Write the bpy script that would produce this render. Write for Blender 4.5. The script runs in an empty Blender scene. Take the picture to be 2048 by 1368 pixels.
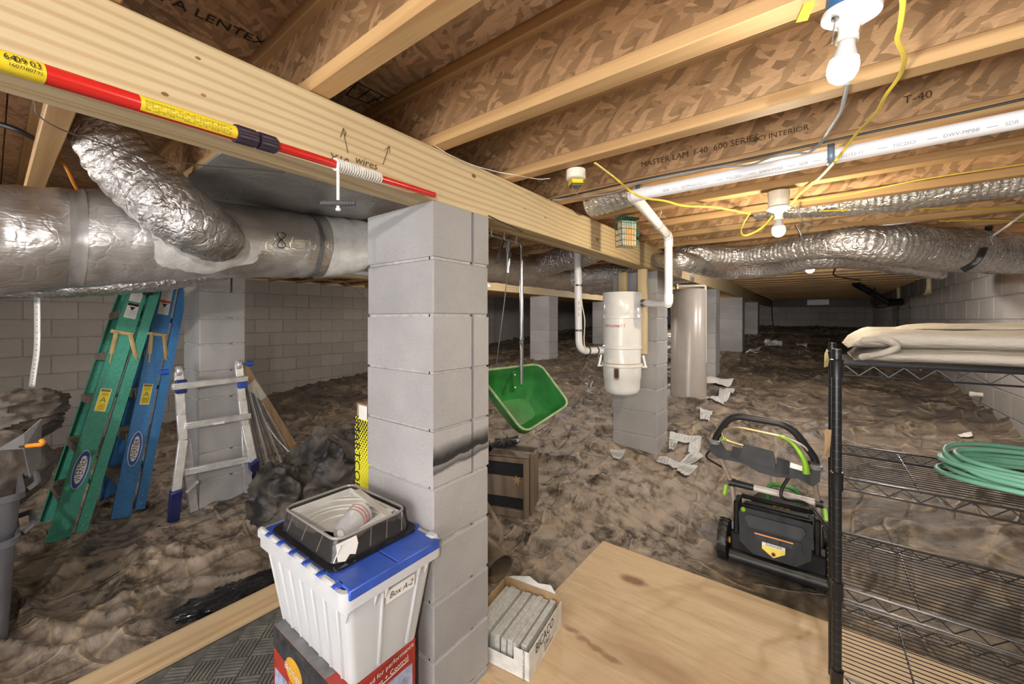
import bpy, math, random
import numpy as np
from mathutils import Vector, Matrix
random.seed(7)
SC = bpy.context.scene
COL = SC.collection

# ------------------------------------------------------------------ camera, light, exposure
F, CX, HY, CZ = 795.0, 1024.0, 640.0, 1.45          # focal length and horizon of a 2048 px wide frame
TH = math.radians(37.32); SN, CS = math.sin(TH), math.cos(TH)
cam = bpy.data.cameras.new('camera'); cam.sensor_width = 36.0
cam.lens = 36.0 * F / 2048.0; cam.shift_y = -(684 - HY) / 2048.0
cam.clip_start = .03
camo = bpy.data.objects.new('camera', cam); COL.objects.link(camo)
camo.location = (0, 0, CZ); camo.rotation_euler = (math.pi / 2, 0, TH)
SC.camera = camo
SC.view_settings.view_transform = 'Standard'; SC.view_settings.look = 'None'
SC.view_settings.exposure = 0.0; SC.view_settings.gamma = 1.0
SC.view_settings.use_curve_mapping = False
wd = bpy.data.worlds.new('world'); SC.world = wd; wd.use_nodes = True
wd.node_tree.nodes['Background'].inputs[0].default_value = (.75, .82, 1, 1)
wd.node_tree.nodes['Background'].inputs[1].default_value = .6

def lamp(name, kind, loc, power, col=(1, 1, 1), size=.05, rot=(0, 0, 0), size_y=None):
    l = bpy.data.lights.new(name, kind); l.energy = power; l.color = col
    if kind == 'AREA':
        l.size = size
        if size_y: l.shape = 'RECTANGLE'; l.size_y = size_y
    else:
        l.shadow_soft_size = size
    o = bpy.data.objects.new(name, l); COL.objects.link(o); o.location = loc; o.rotation_euler = rot
    return o
# added fill light behind the camera, just inside the wall_front opening
lamp('fill_light', 'AREA', (-.35, -2.3, 1.15), 105, (1, .97, .94), 2.6, (math.radians(92), 0, 0), 1.7)

# ------------------------------------------------------------------ where a point of the photograph stands in the room
def W(px, py, d):
    r = (px - CX) / F * d
    return Vector((CS * r - SN * d, SN * r + CS * d, CZ + (HY - py) / F * d))
def onZ(px, py, z): return W(px, py, F * (CZ - z) / (py - HY))
def onX(px, py, X): return W(px, py, X / (CS * (px - CX) / F - SN))
def onY(px, py, Y): return W(px, py, Y / (SN * (px - CX) / F + CS))

# ------------------------------------------------------------------ mesh helpers
class MB:
    def __init__(s): s.v = []; s.f = []
    def add(s, vs, fs):
        o = len(s.v); s.v += [tuple(p) for p in vs]; s.f += [tuple(i + o for i in q) for q in fs]; return s
    def box(s, a, b, bev=0.0, M=None):
        a, b = [min(p, q) for p, q in zip(a, b)], [max(p, q) for p, q in zip(a, b)]
        if bev <= 0:
            vs = [Vector((b[0] if i & 1 else a[0], b[1] if i & 2 else a[1], b[2] if i & 4 else a[2])) for i in range(8)]
            fs = [(0, 2, 3, 1), (4, 5, 7, 6), (0, 1, 5, 4), (2, 6, 7, 3), (0, 4, 6, 2), (1, 3, 7, 5)]
        else:
            vs = []; idx = {}
            for i in range(8):
                c = [b[k] if i >> k & 1 else a[k] for k in range(3)]
                for ax in range(3):
                    p = [c[k] if k == ax else c[k] + (-bev if i >> k & 1 else bev) for k in range(3)]
                    idx[i, ax] = len(vs); vs.append(Vector(p))
            fs = []
            cen = Vector([(a[k] + b[k]) / 2 for k in range(3)])
            def face(q):
                n = (vs[q[1]] - vs[q[0]]).cross(vs[q[2]] - vs[q[1]])
                m = sum((vs[i] for i in q), Vector()) / len(q) - cen
                fs.append(tuple(q) if n.dot(m) > 0 else tuple(reversed(q)))
            for ax in range(3):
                u, w = [k for k in range(3) if k != ax]
                for sgn in (0, 1):
                    base = sgn << ax
                    face([idx[base, ax], idx[base | 1 << u, ax], idx[base | 1 << u | 1 << w, ax], idx[base | 1 << w, ax]])
                for su in (0, 1):
                    for sw in (0, 1):
                        i = su << u | sw << w; j = i | 1 << ax
                        face([idx[i, u], idx[j, u], idx[j, w], idx[i, w]])
            for i in range(8): face([idx[i, 0], idx[i, 1], idx[i, 2]])
        if M is not None: vs = [M @ p for p in vs]
        return s.add(vs, fs)
    def bar(s, p, q, w, h, up=(0, 0, 1), bev=0.0):
        p, q = Vector(p), Vector(q); z = (q - p); L = z.length; z.normalize()
        u = Vector(up); x = u.cross(z)
        if x.length < 1e-4: x = Vector((1, 0, 0)).cross(z)
        x.normalize(); y = z.cross(x)
        M = Matrix(((x.x, y.x, z.x, p.x), (x.y, y.y, z.y, p.y), (x.z, y.z, z.z, p.z), (0, 0, 0, 1)))
        return s.box((-w / 2, -h / 2, 0), (w / 2, h / 2, L), bev, M)
    def tube(s, pts, r, n=10, cap=True, closed=False, sq=1.0):
        pts = [Vector(p) for p in pts]; m = len(pts)
        rs = list(r) if hasattr(r, '__len__') else [r] * m
        tang = []
        for i in range(m):
            if closed: t = pts[(i + 1) % m] - pts[i - 1]
            else: t = pts[min(i + 1, m - 1)] - pts[max(i - 1, 0)]
            tang.append(t.normalized() if t.length > 1e-9 else Vector((0, 0, 1)))
        ref = Vector((0, 0, 1)) if abs(tang[0].z) < .9 else Vector((1, 0, 0))
        x = ref.cross(tang[0]).normalized(); vs = []
        for i in range(m):
            x = (x - tang[i] * x.dot(tang[i])).normalized(); y = tang[i].cross(x)
            for k in range(n):
                a = 2 * math.pi * k / n
                vs.append(pts[i] + (x * math.cos(a) + y * math.sin(a) * sq) * rs[i])
        fs = []
        for i in range(m if closed else m - 1):
            j = (i + 1) % m
            for k in range(n):
                l = (k + 1) % n
                fs.append((i * n + k, i * n + l, j * n + l, j * n + k))
        if cap and not closed:
            fs.append(tuple(range(n - 1, -1, -1))); fs.append(tuple((m - 1) * n + k for k in range(n)))
        return s.add(vs, fs)
    def lathe(s, prof, c=(0, 0, 0), n=24, M=None, cap=True):
        vs = []; fs = []; c = Vector(c)
        for r, z in prof:
            for k in range(n):
                a = 2 * math.pi * k / n; vs.append(Vector((r * math.cos(a), r * math.sin(a), z)))
        for i in range(len(prof) - 1):
            for k in range(n):
                l = (k + 1) % n; fs.append((i * n + k, i * n + l, (i + 1) * n + l, (i + 1) * n + k))
        if cap:
            fs.append(tuple(range(n - 1, -1, -1))); fs.append(tuple((len(prof) - 1) * n + k for k in range(n)))
        vs = [(M @ p if M is not None else p + c) for p in vs]
        return s.add(vs, fs)
    def prism(s, poly, z0, z1, M=None):
        n = len(poly); vs = [Vector((p[0], p[1], z0)) for p in poly] + [Vector((p[0], p[1], z1)) for p in poly]
        fs = [tuple(range(n - 1, -1, -1)), tuple(range(n, 2 * n))] + [(i, (i + 1) % n, n + (i + 1) % n, n + i) for i in range(n)]
        if M is not None: vs = [M @ p for p in vs]
        return s.add(vs, fs)
    def quad(s, *p): return s.add(p, [tuple(range(len(p)))])
    def mesh(s, name, m=None, smooth=40):
        me = bpy.data.meshes.new(name); me.from_pydata(s.v, [], s.f); me.update()
        if m is not None: me.materials.append(m)
        if smooth:
            me.shade_smooth()
            me.set_sharp_from_angle(angle=math.radians(smooth))
        return me
    def build(s, name, m=None, parent=None, smooth=40, kind=None):
        return put(name, s.mesh(name, m, smooth), parent, kind)

def put(name, data, parent=None, kind=None, loc=None):
    o = bpy.data.objects.new(name, data); COL.objects.link(o)
    if loc is not None: o.location = loc
    if parent is not None:
        o.parent = parent
        if loc is None: o.matrix_parent_inverse = parent_inv(parent)
    if kind: o['kind'] = kind
    return o
def parent_inv(p):
    return world_of(p).inverted()
def world_of(p):
    M = Matrix.LocRotScale(p.location, p.rotation_euler, p.scale)
    if p.parent is not None: M = world_of(p.parent) @ p.matrix_parent_inverse @ M
    return M
def tag(o, label, cat, group=None, kind=None):
    o['label'] = label; o['category'] = cat
    if group: o['group'] = group
    if kind: o['kind'] = kind
    return o
def thing(name, label, cat, loc=(0, 0, 0), group=None):
    o = put(name, None); o.location = loc; o.empty_display_size = .1
    return tag(o, label, cat, group)
def smoothpath(pts, n=8, closed=False):
    P = [np.array(p, float) for p in pts]; m = len(P); out = []
    rng = range(m if closed else m - 1)
    for i in rng:
        p0 = P[i - 1] if (i > 0 or closed) else 2 * P[0] - P[1]
        p1 = P[i]; p2 = P[(i + 1) % m]
        p3 = P[(i + 2) % m] if (i + 2 < m or closed) else 2 * P[-1] - P[-2]
        for k in range(n):
            t = k / n
            out.append(.5 * ((2 * p1) + (-p0 + p2) * t + (2 * p0 - 5 * p1 + 4 * p2 - p3) * t * t + (-p0 + 3 * p1 - 3 * p2 + p3) * t ** 3))
    if not closed: out.append(P[-1])
    return out
def bend(pts, rad, n=5):
    """polyline with rounded corners"""
    P = [Vector(p) for p in pts]; out = [P[0]]
    for i in range(1, len(P) - 1):
        a = (P[i - 1] - P[i]); b = (P[i + 1] - P[i]); r = min(rad, a.length * .45, b.length * .45)
        p = P[i] + a.normalized() * r; q = P[i] + b.normalized() * r
        for k in range(n + 1):
            t = k / n; out.append(p * (1 - t) ** 2 + P[i] * 2 * t * (1 - t) + q * t * t)
    out.append(P[-1]); return out

# ------------------------------------------------------------------ noise for geometry
_rng = np.random.RandomState(3); _perm = _rng.permutation(512)
_ang = _rng.rand(512) * 2 * np.pi; _gx, _gy = np.cos(_ang), np.sin(_ang)
def perlin(x, y):
    xi = np.floor(x).astype(int); yi = np.floor(y).astype(int); xf = x - xi; yf = y - yi
    def g(i, j, dx, dy):
        h = _perm[(_perm[i % 512] + j) % 512]; return _gx[h] * dx + _gy[h] * dy
    u = xf ** 3 * (xf * (xf * 6 - 15) + 10); v = yf ** 3 * (yf * (yf * 6 - 15) + 10)
    a = g(xi, yi, xf, yf); b = g(xi + 1, yi, xf - 1, yf); c = g(xi, yi + 1, xf, yf - 1); d = g(xi + 1, yi + 1, xf - 1, yf - 1)
    return (a + u * (b - a)) + v * ((c + u * (d - c)) - (a + u * (b - a)))
def ridge(n, p=2.0): return np.clip(1 - np.abs(n) * 2.2, 0, 1) ** p

# ------------------------------------------------------------------ materials
class NT:
    def __init__(s, name):
        s.m = bpy.data.materials.new(name); s.m.use_nodes = True; s.t = s.m.node_tree
        s.b = s.t.nodes['Principled BSDF']
    def n(s, typ, **kw):
        x = s.t.nodes.new(typ)
        for k, v in kw.items():
            if k.startswith('_'): setattr(x, k[1:], v)
            else:
                i = x.inputs[int(k[1:])] if k[0] == 'i' and k[1:].isdigit() else x.inputs[k]
                s.set(i, v)
        return x
    def set(s, i, v):
        if isinstance(v, bpy.types.NodeSocket): s.t.links.new(v, i)
        elif isinstance(v, bpy.types.Node): s.t.links.new(v.outputs[0], i)
        else:
            if hasattr(v, '__len__') and len(v) == 3 and i.type == 'RGBA': v = (*v, 1)
            i.default_value = v
    def P(s, **kw):
        for k, v in kw.items(): s.set(s.b.inputs[k.replace('_', ' ')], v)
        return s
    def co(s, which='Object', scale=(1, 1, 1), rot=(0, 0, 0), loc=(0, 0, 0)):
        c = s.n('ShaderNodeTexCoord'); mp = s.n('ShaderNodeMapping')
        s.t.links.new(c.outputs[which], mp.inputs[0])
        mp.inputs['Scale'].default_value = scale; mp.inputs['Rotation'].default_value = rot; mp.inputs['Location'].default_value = loc
        return mp
    def noise(s, co, scale=5, detail=4, rough=.55, dist=0, out=0):
        x = s.n('ShaderNodeTexNoise'); s.set(x.inputs['Vector'], co)
        x.inputs['Scale'].default_value = scale; x.inputs['Detail'].default_value = detail
        x.inputs['Roughness'].default_value = rough; x.inputs['Distortion'].default_value = dist
        return x.outputs[out]
    def ramp(s, fac, stops, interp='LINEAR'):
        x = s.n('ShaderNodeValToRGB'); s.set(x.inputs[0], fac); e = x.color_ramp; e.interpolation = interp
        while len(e.elements) < len(stops): e.elements.new(.5)
        for el, (p, c) in zip(e.elements, stops):
            el.position = p; el.color = (*c, 1) if hasattr(c, '__len__') else (c, c, c, 1)
        return x.outputs[0]
    def mix(s, f, a, b, mode='MIX'):
        x = s.n('ShaderNodeMix'); x.data_type = 'RGBA'; x.blend_type = mode
        s.set(x.inputs[0], f); s.set(x.inputs[6], a); s.set(x.inputs[7], b); return x.outputs[2]
    def math(s, op, a, b=0.0, c=0.0):
        x = s.n('ShaderNodeMath'); x.operation = op; s.set(x.inputs[0], a); s.set(x.inputs[1], b)
        if op in ('MULTIPLY_ADD',): s.set(x.inputs[2], c)
        return x.outputs[0]
    def bump(s, h, strength=.3, dist=.01):
        x = s.n('ShaderNodeBump'); s.set(x.inputs['Height'], h)
        x.inputs['Strength'].default_value = strength; x.inputs['Distance'].default_value = dist
        s.t.links.new(x.outputs[0], s.b.inputs['Normal']); return s
    def rnd(s):
        return s.n('ShaderNodeObjectInfo').outputs['Random']

def plain(name, col, rough=.5, metal=0.0, var=.08, scale=12, bump=0.0, **kw):
    t = NT(name); c = t.co(); nz = t.noise(c, scale, 5)
    lo = [max(0, x * (1 - var * 2)) for x in col]; hi = [min(1, x * (1 + var)) for x in col]
    t.P(Base_Color=t.ramp(nz, [(.3, lo), (.7, hi)]), Roughness=rough, Metallic=metal, **kw)
    if bump: t.bump(t.noise(c, scale * 6, 4), bump, .004)
    return t.m

def wood(name, pale, dark, axis='Y', rings=38, knots=False, tint=.0, contrast=.55, warpk=9.0):
    """sawn softwood, grain along one axis"""
    t = NT(name)
    st = {'X': (.18, 1, 1), 'Y': (1, .18, 1), 'Z': (1, 1, .18)}[axis]
    c = t.co(scale=st)
    if tint:
        r = t.n('ShaderNodeObjectInfo'); add = t.n('ShaderNodeVectorMath', _operation='ADD'); t.set(add.inputs[0], c)
        cm = t.n('ShaderNodeCombineXYZ'); m9 = t.math('MULTIPLY', r.outputs['Random'], 17.0)
        for i in range(3): t.set(cm.inputs[i], m9)
        t.set(add.inputs[1], cm); c = add
    warp = t.noise(c, 2.2, 2, .5)
    sep = t.n('ShaderNodeSeparateXYZ'); t.set(sep.inputs[0], c)
    a, b = {'X': ('Y', 'Z'), 'Y': ('X', 'Z'), 'Z': ('X', 'Y')}[axis]
    q = t.math('ADD', t.math('MULTIPLY', sep.outputs[a], rings * .62), t.math('MULTIPLY', sep.outputs[b], rings))
    q = t.math('ADD', q, t.math('MULTIPLY', warp, warpk))
    q = t.math('SINE', t.math('MULTIPLY', q, 2.2))
    fine = t.noise(t.co(scale=tuple(40 if k == 1 else 2 for k in st)), 3, 4)
    band = t.ramp(q, [(.0, 0), (.35, contrast * .5), (1, contrast)])
    col = t.mix(band, pale, dark)
    col = t.mix(t.math('MULTIPLY', fine, .35), col, tuple(x * .62 for x in dark))
    blot = t.noise(t.co(), 1.7, 3)
    col = t.mix(t.ramp(blot, [(.45, 0), (.75, .30)]), col, tuple(x * .75 for x in dark))
    if tint:
        hs = t.n('ShaderNodeHueSaturation'); t.set(hs.inputs['Color'], col)
        t.set(hs.inputs['Value'], t.math('MULTIPLY_ADD', t.rnd(), tint, 1 - tint * .5)); col = hs.outputs[0]
    t.P(Base_Color=col, Roughness=.62).bump(fine, .15, .003)
    return t.m

def osb(name, base=(.40, .225, .10), axis=0.0, plane='XZ'):
    """oriented strand board: long flakes in three tones, a few dark ones"""
    t = NT(name); ro = (math.pi / 2, 0, 0) if plane == 'XZ' else (0, 0, 0)
    c0 = t.co(rot=ro)
    wob = t.noise(c0, 6, 2, out=1)
    col = None; hgt = None
    for k, (ang, sx, sy, off) in enumerate(((.20, 11, 50, 0), (-.45, 15, 60, 5), (.8, 13, 56, 9))):
        mp = t.n('ShaderNodeMapping'); t.set(mp.inputs[0], c0)
        mp2 = t.n('ShaderNodeMapping'); t.set(mp2.inputs[0], t.mix(.06, mp.outputs[0], wob))
        mp.inputs['Rotation'].default_value = (0, 0, ang + axis); mp.inputs['Location'].default_value = (off, off * .7, 0)
        mp2.inputs['Scale'].default_value = (sx, sy, 1)
        v = t.n('ShaderNodeTexVoronoi', _feature='F1', _voronoi_dimensions='2D', _distance='CHEBYCHEV'); t.set(v.inputs['Vector'], mp2.outputs[0]); v.inputs['Scale'].default_value = 1
        v.inputs['Randomness'].default_value = 1
        sp = t.n('ShaderNodeSeparateColor'); t.set(sp.inputs[0], v.outputs['Color'])
        tone = t.ramp(sp.outputs[0], [(0, tuple(x * .62 for x in base)), (.28, tuple(x * .92 for x in base)), (.6, tuple(min(1, x * 1.25 + .02) for x in base)), (.93, tuple(min(1, x * 1.6 + .04) for x in base)), (1, tuple(x * .45 for x in base))])
        if col is None: col, hgt = tone, sp.outputs[1]
        else:
            msk = t.math('GREATER_THAN', sp.outputs[2], .52)
            col = t.mix(msk, col, tone); hgt = t.mix(msk, hgt, sp.outputs[1])
    fine = t.noise(t.co(rot=(*ro[:2], axis + .3), scale=(1, 1, 1)), 70, 5, .7)
    strk = t.noise(t.co(rot=(*ro[:2], axis + .2), scale=(1, 1, 1)), 1, 1); mps = t.n('ShaderNodeMapping'); t.set(mps.inputs[0], c0); mps.inputs['Rotation'].default_value = (0, 0, .25 + axis); mps.inputs['Scale'].default_value = (14, 190, 1)
    strk = t.noise(mps.outputs[0], 1.0, 4, .65)
    col = t.mix(t.ramp(strk, [(.48, 0), (.70, .38)]), col, tuple(x * .55 for x in base))
    col = t.mix(t.math('MULTIPLY', fine, .35), col, tuple(x * .55 for x in base))
    col = t.mix(t.ramp(t.noise(c0, 1.2, 3), [(.4, 0), (.7, .35)]), col, (.30, .15, .06))
    t.P(Base_Color=col, Roughness=.6).bump(t.mix(.35, hgt, fine), .35, .004)
    return t.m

def foil(name, base=(.72, .70, .67), rough=.26, stretch=(30, 3, 30), strength=.55, metal=.92, dust=.5, dcol=(.22, .19, .16)):
    t = NT(name); c = t.co()
    a = t.noise(t.co(scale=stretch), 1.0, 5, .6, 1.2)
    b = t.n('ShaderNodeTexVoronoi', _feature='DISTANCE_TO_EDGE'); t.set(b.inputs['Vector'], t.mix(.12, c.outputs[0], t.noise(c, 9, 3, out=1))); b.inputs['Scale'].default_value = 16
    h = t.math('ADD', a, t.math('MULTIPLY', t.math('MINIMUM', b.outputs[0], .12), 2.2))
    d = t.ramp(t.noise(c, 5, 5), [(.42, 0), (.72, dust)])
    t.P(Base_Color=t.mix(d, base, dcol), Metallic=t.math('SUBTRACT', metal, t.math('MULTIPLY', d, .7)),
        Roughness=t.math('ADD', rough, t.math('MULTIPLY', d, .5))).bump(h, strength, .012)
    return t.m

def cmu(name, base=(.33, .315, .30), var=.12, speck=.35):
    t = NT(name); c = t.co('Object')
    n1 = t.noise(c, 3, 4); n2 = t.noise(c, 170, 2, .6); n3 = t.noise(c, 420, 1)
    col = t.ramp(n1, [(.3, tuple(x * (1 - var) for x in base)), (.7, tuple(x * (1 + var) for x in base))])
    col = t.mix(t.ramp(n2, [(.28, speck), (.42, 0)]), col, tuple(x * .42 for x in base))
    col = t.mix(t.ramp(n3, [(.58, 0), (.75, .35)]), col, tuple(min(1, x * 1.5) for x in base))
    hs = t.n('ShaderNodeHueSaturation'); t.set(hs.inputs['Color'], col)
    t.set(hs.inputs['Value'], t.math('MULTIPLY_ADD', t.rnd(), .16, .92))
    t.P(Base_Color=hs.outputs[0], Roughness=.92).bump(t.mix(.4, n2, n3), .5, .004)
    return t.m

M = {}
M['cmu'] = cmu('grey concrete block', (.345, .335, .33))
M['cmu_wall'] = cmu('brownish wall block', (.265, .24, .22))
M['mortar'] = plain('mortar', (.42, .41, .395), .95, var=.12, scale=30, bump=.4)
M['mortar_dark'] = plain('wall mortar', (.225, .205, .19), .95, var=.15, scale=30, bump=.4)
M['beam'] = wood('yellow pine beam', (.62, .50, .30), (.42, .27, .12), 'Y', 105, contrast=.62, warpk=24.0)
M['flange'] = wood('flange lumber', (.54, .34, .15), (.36, .19, .07), 'X', 50, tint=.25)
M['stud'] = wood('pale stud lumber', (.66, .52, .31), (.46, .31, .15), 'Z', 40)
M['board'] = wood('pale floor lumber', (.62, .47, .28), (.44, .29, .15), 'Y', 40)
M['osb'] = osb('strand board web', (.50, .305, .15))
M['sub'] = osb('strand board subfloor', (.44, .29, .17), .3, 'XY')
M['foil'] = foil('silver foil wrap', (.70, .69, .68), .30, (34, 4, 34), .28, .9, .45, (.40, .38, .36))
M['foilflex'] = foil('crinkled foil sleeve', (.74, .72, .70), .2, (9, 40, 40), .8, dust=.35)
M['pvc'] = plain('white pvc', (.86, .86, .88), .28, var=.03)
M['ivory'] = plain('ivory pvc', (.80, .74, .62), .35, var=.04)
M['white'] = plain('white enamel', (.84, .84, .82), .22, var=.03)
M['porcelain'] = plain('white porcelain', (.86, .85, .83), .15, var=.02)
M['yellowcable'] = plain('yellow cable sheath', (.74, .56, .07), .4, var=.06)
M['greycable'] = plain('grey cable sheath', (.30, .32, .34), .45, var=.08)
M['black'] = plain('black plastic', (.018, .018, .019), .42, var=.2)
M['blackmetal'] = plain('black coated steel', (.012, .012, .013), .3, var=.2)
M['ink'] = plain('black ink', (.012, .012, .012), .7)
M['brownink'] = plain('brown ink', (.10, .055, .02), .8)
M['steel'] = plain('bare steel', (.52, .52, .53), .3, 1.0, var=.1)
M['alu'] = plain('aluminium', (.80, .80, .81), .38, .6, var=.1, scale=20)
M['darksteel'] = plain('dull steel', (.20, .19, .18), .4, .8, var=.2)
M['brass'] = plain('yellow zinc plated steel', (.66, .50, .25), .35, .7, var=.12)
M['red'] = plain('red lacquer', (.62, .022, .016), .24, var=.06)
M['yellow'] = plain('yellow sticker', (.80, .62, .03), .4, var=.06)
M['navy'] = plain('navy plastic', (.02, .03, .16), .4, var=.15)
M['royal'] = plain('royal blue plastic', (.03, .09, .46), .32, var=.15)
M['paper'] = plain('white paper label', (.80, .78, .74), .6, var=.05)
M['orange'] = plain('orange rubber', (.80, .28, .02), .4, var=.08)
# ------------------------------------------------------------------ ground under the plastic sheeting
XR, XL, YB, YF = 1.28, -6.8, 15.0, -2.4             # room walls
ZJ, ZBB, ZSUB = 2.058, 1.868, 2.31                   # joist bottoms, beam bottom, subfloor
_cp = np.array([
 (-2.3, -.5, .0), (-2.3, .6, .0), (-3.0, .3, 0), (-3.9, .2, 0), (-4.6, .3, 0), (-5.5, .2, 0), (-6.8, .3, .0), (-6.8, -1.5, 0), (-3, -1.8, 0), (0, -1.8, 0), (1.3, -1.8, 0),
 (-3.9, .6, .01), (-3.4, .75, .03), (-3.6, 1.2, .08), (-4.0, 1.7, .12), (-2.9, 1.4, .03), (-2.2, 1.5, .04), (-1.7, 1.5, .03), (-1.6, .8, .0),
 (-6.8, 1.6, .12), (-6.8, 3.0, .33), (-6.8, 4.0, .42), (-6.8, 6.0, .6), (-5.3, 2.5, .3), (-4.2, 3.2, .38), (-5, 4.5, .52), (-2.6, 2.6, .16), (-3.0, 3.4, .36),
 (-1.1, 2.4, .0), (-.4, 2.4, -.01), (.5, 2.4, .0), (1.2, 2.4, .10), (-1.1, 1.5, -.01), (0, 1, -.01), (1.2, 1.0, 0), (-1.2, 2.75, .17), (-.8, 2.7, .07), (-.3, 2.85, .0), (.1, 2.8, .02), (.7, 2.75, .17),
 (-1.26, 3.35, .32), (-1.7, 2.7, .13), (-1.7, 3.3, .30), (-.6, 3.35, .2), (-.1, 3.3, .07), (.2, 3.5, .22), (.8, 3.2, .32), (1.28, 2.7, .30), (1.28, 3.3, .40), (1.28, 3.9, .47), (1.28, 4.9, .52), (.2, 4.2, .42),
 (-1.1, 4.7, .60), (-1.2, 5.9, .69), (0, 5.2, .56), (1.28, 6.5, .62), (-3.6, 5.8, .76), (-2.4, 5, .62), (-1.2, 8.4, .86), (.2, 7.5, .78), (1.28, 8.5, .82), (-3.6, 8.2, .9), (-1.2, 10.8, 1.10), (.2, 10.5, 1.05), (1.28, 11, 1.05),
 (-3.6, 11, 1.12), (-6.8, 9, .9), (-6.8, 15, 1.24), (-3, 15, 1.25), (-1, 15, 1.25), (1.28, 15, 1.22), (0, 13, 1.2)])
_n = len(_cp); _D = np.linalg.norm(_cp[:, None, :2] - _cp[None, :, :2], axis=2)
_A = np.zeros((_n + 3, _n + 3)); _A[:_n, :_n] = _D + np.eye(_n) * .02
_A[:_n, _n] = 1; _A[:_n, _n + 1:] = _cp[:, :2]; _A[_n, :_n] = 1; _A[_n + 1:, :_n] = _cp[:, :2].T
_w = np.linalg.solve(_A, np.concatenate([_cp[:, 2], np.zeros(3)]))
def ground(x, y):
    x = np.asarray(x, float); y = np.asarray(y, float); z = _w[_n] + _w[_n + 1] * x + _w[_n + 2] * y
    for i in range(_n): z = z + _w[i] * np.hypot(x - _cp[i, 0], y - _cp[i, 1])
    return z
def inrect(x, y, x0, x1, y0, y1, s=.12):
    f = lambda t: np.clip(t / s + .5, 0, 1)
    return f(x - x0) * f(x1 - x) * f(y - y0) * f(y1 - y)
def sheet(x, y):
    """height of the plastic sheeting with its folds"""
    z = ground(x, y)
    wx = x + .25 * perlin(x * 1.1 + 3, y * 1.1) ; wy = y + .25 * perlin(x * 1.1, y * 1.1 + 9)
    n1 = perlin(wx * .8 + 1.3, wy * 2.2)
    n2 = perlin(wx * 2.2 - wy * 1.5 + 7, wy * 1.6 + wx * .6)
    n3 = perlin(wx * 5.5 + wy * 2 + 2, wy * 6.5 - wx * 3)
    n4 = perlin(wx * 4 - 2 * wy, wy * 3.2 + 4 + wx * 3)
    h = .045 * ridge(n1, 7) + .036 * ridge(n2, 8) + .005 * ridge(n3, 2.5) + .012 * ridge(n4, 4.5) - .016
    h = h + .022 * perlin(x * 1.6, y * 1.6) + .002 * perlin(x * 9 + 1, y * 9)
    flat = np.maximum(inrect(x, y, -1.12, 1.4, .9, 2.44, .10), inrect(x, y, -2.34, -1.0, -.8, 1.0, .14))
    flat = np.maximum(flat, inrect(x, y, -.5, .1, 2.6, 3.25, .2) * .85)
    for px0, py0 in [(-1.46, .937 + 2.479 * k) for k in range(5)]: flat = np.maximum(flat, .5 * inrect(x, y, px0 - .1, px0 + .5, py0 - .1, py0 + .4, .2))
    z = z + h * (1 - flat)
    z = np.where(flat > .9, np.minimum(z, -.006), z)
    # sheeting turned up against the right wall
    z = z + .10 * np.clip((x - 1.12) / .16, 0, 1) ** 2 * (ridge(perlin(y * 2.2, x * 0 + .3), 1) * .8)
    return z
def gz(x, y): return float(sheet(np.array([x]), np.array([y]))[0])

xs = np.concatenate([np.linspace(XL, -4.6, 60)[:-1], np.linspace(-4.6, 1.3, 300)])
ys = np.concatenate([np.linspace(YF, -.2, 20)[:-1], np.linspace(-.2, 4.6, 250)[:-1], np.linspace(4.6, 15.0, 230)])
GX, GY = np.meshgrid(xs, ys); GZ = sheet(GX, GY)
nx, ny = len(xs), len(ys)
vv = np.stack([GX.ravel(), GY.ravel(), GZ.ravel()], 1)
ii = (np.arange(ny - 1)[:, None] * nx + np.arange(nx - 1)[None, :]).ravel()
ff = np.stack([ii, ii + 1, ii + nx + 1, ii + nx], 1)
me = bpy.data.meshes.new('floor'); me.from_pydata(vv.tolist(), [], ff.tolist()); me.update(); me.shade_smooth()

t = NT('dusty dark plastic sheeting'); c = t.co()
wv = t.noise(c, 1.1, 3, out=1)
cw = t.mix(.24, c.outputs[0], wv)
def mapd(v, sc, rz):
    m_ = t.n('ShaderNodeMapping'); t.set(m_.inputs[0], v); m_.inputs['Scale'].default_value = sc; m_.inputs['Rotation'].default_value = (0, 0, rz); return m_.outputs[0]
def crease(v, scale, det, w, mid=.5):
    n_ = t.noise(v, scale, det, .5)
    return t.math('MAXIMUM', t.math('SUBTRACT', 1.0, t.math('MULTIPLY', t.math('ABSOLUTE', t.math('SUBTRACT', n_, mid)), w)), 0)
va, vb = mapd(cw, (.8, 2.8, 1), .35), mapd(cw, (2.2, .8, 1), -.5)
n1 = t.noise(va, 2.0, 9, .66); n2 = t.noise(cw, 11, 8, .72); n4 = t.noise(c, 1.1, 4)
r1, r2, r3, r4 = crease(va, 2.2, 1, 30), crease(vb, 2.8, 1, 30, .47), crease(va, 8, 2, 11, .52), crease(vb, 13, 2, 9)
n5 = t.noise(mapd(cw, (3, 9, 1), .35), 9, 7, .75)
dust = t.math('ADD', t.math('ADD', t.math('MULTIPLY', n1, .38), t.math('MULTIPLY', n2, .28)), t.math('MULTIPLY', n5, .34))
col = t.ramp(dust, [(.37, (.026, .021, .018)), (.44, (.080, .061, .046)), (.50, (.155, .119, .087)), (.56, (.240, .184, .133)), (.64, (.37, .29, .215))])
col = t.mix(t.ramp(n4, [(.40, .75), (.56, 0)]), col, (.045, .039, .036))
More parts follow.
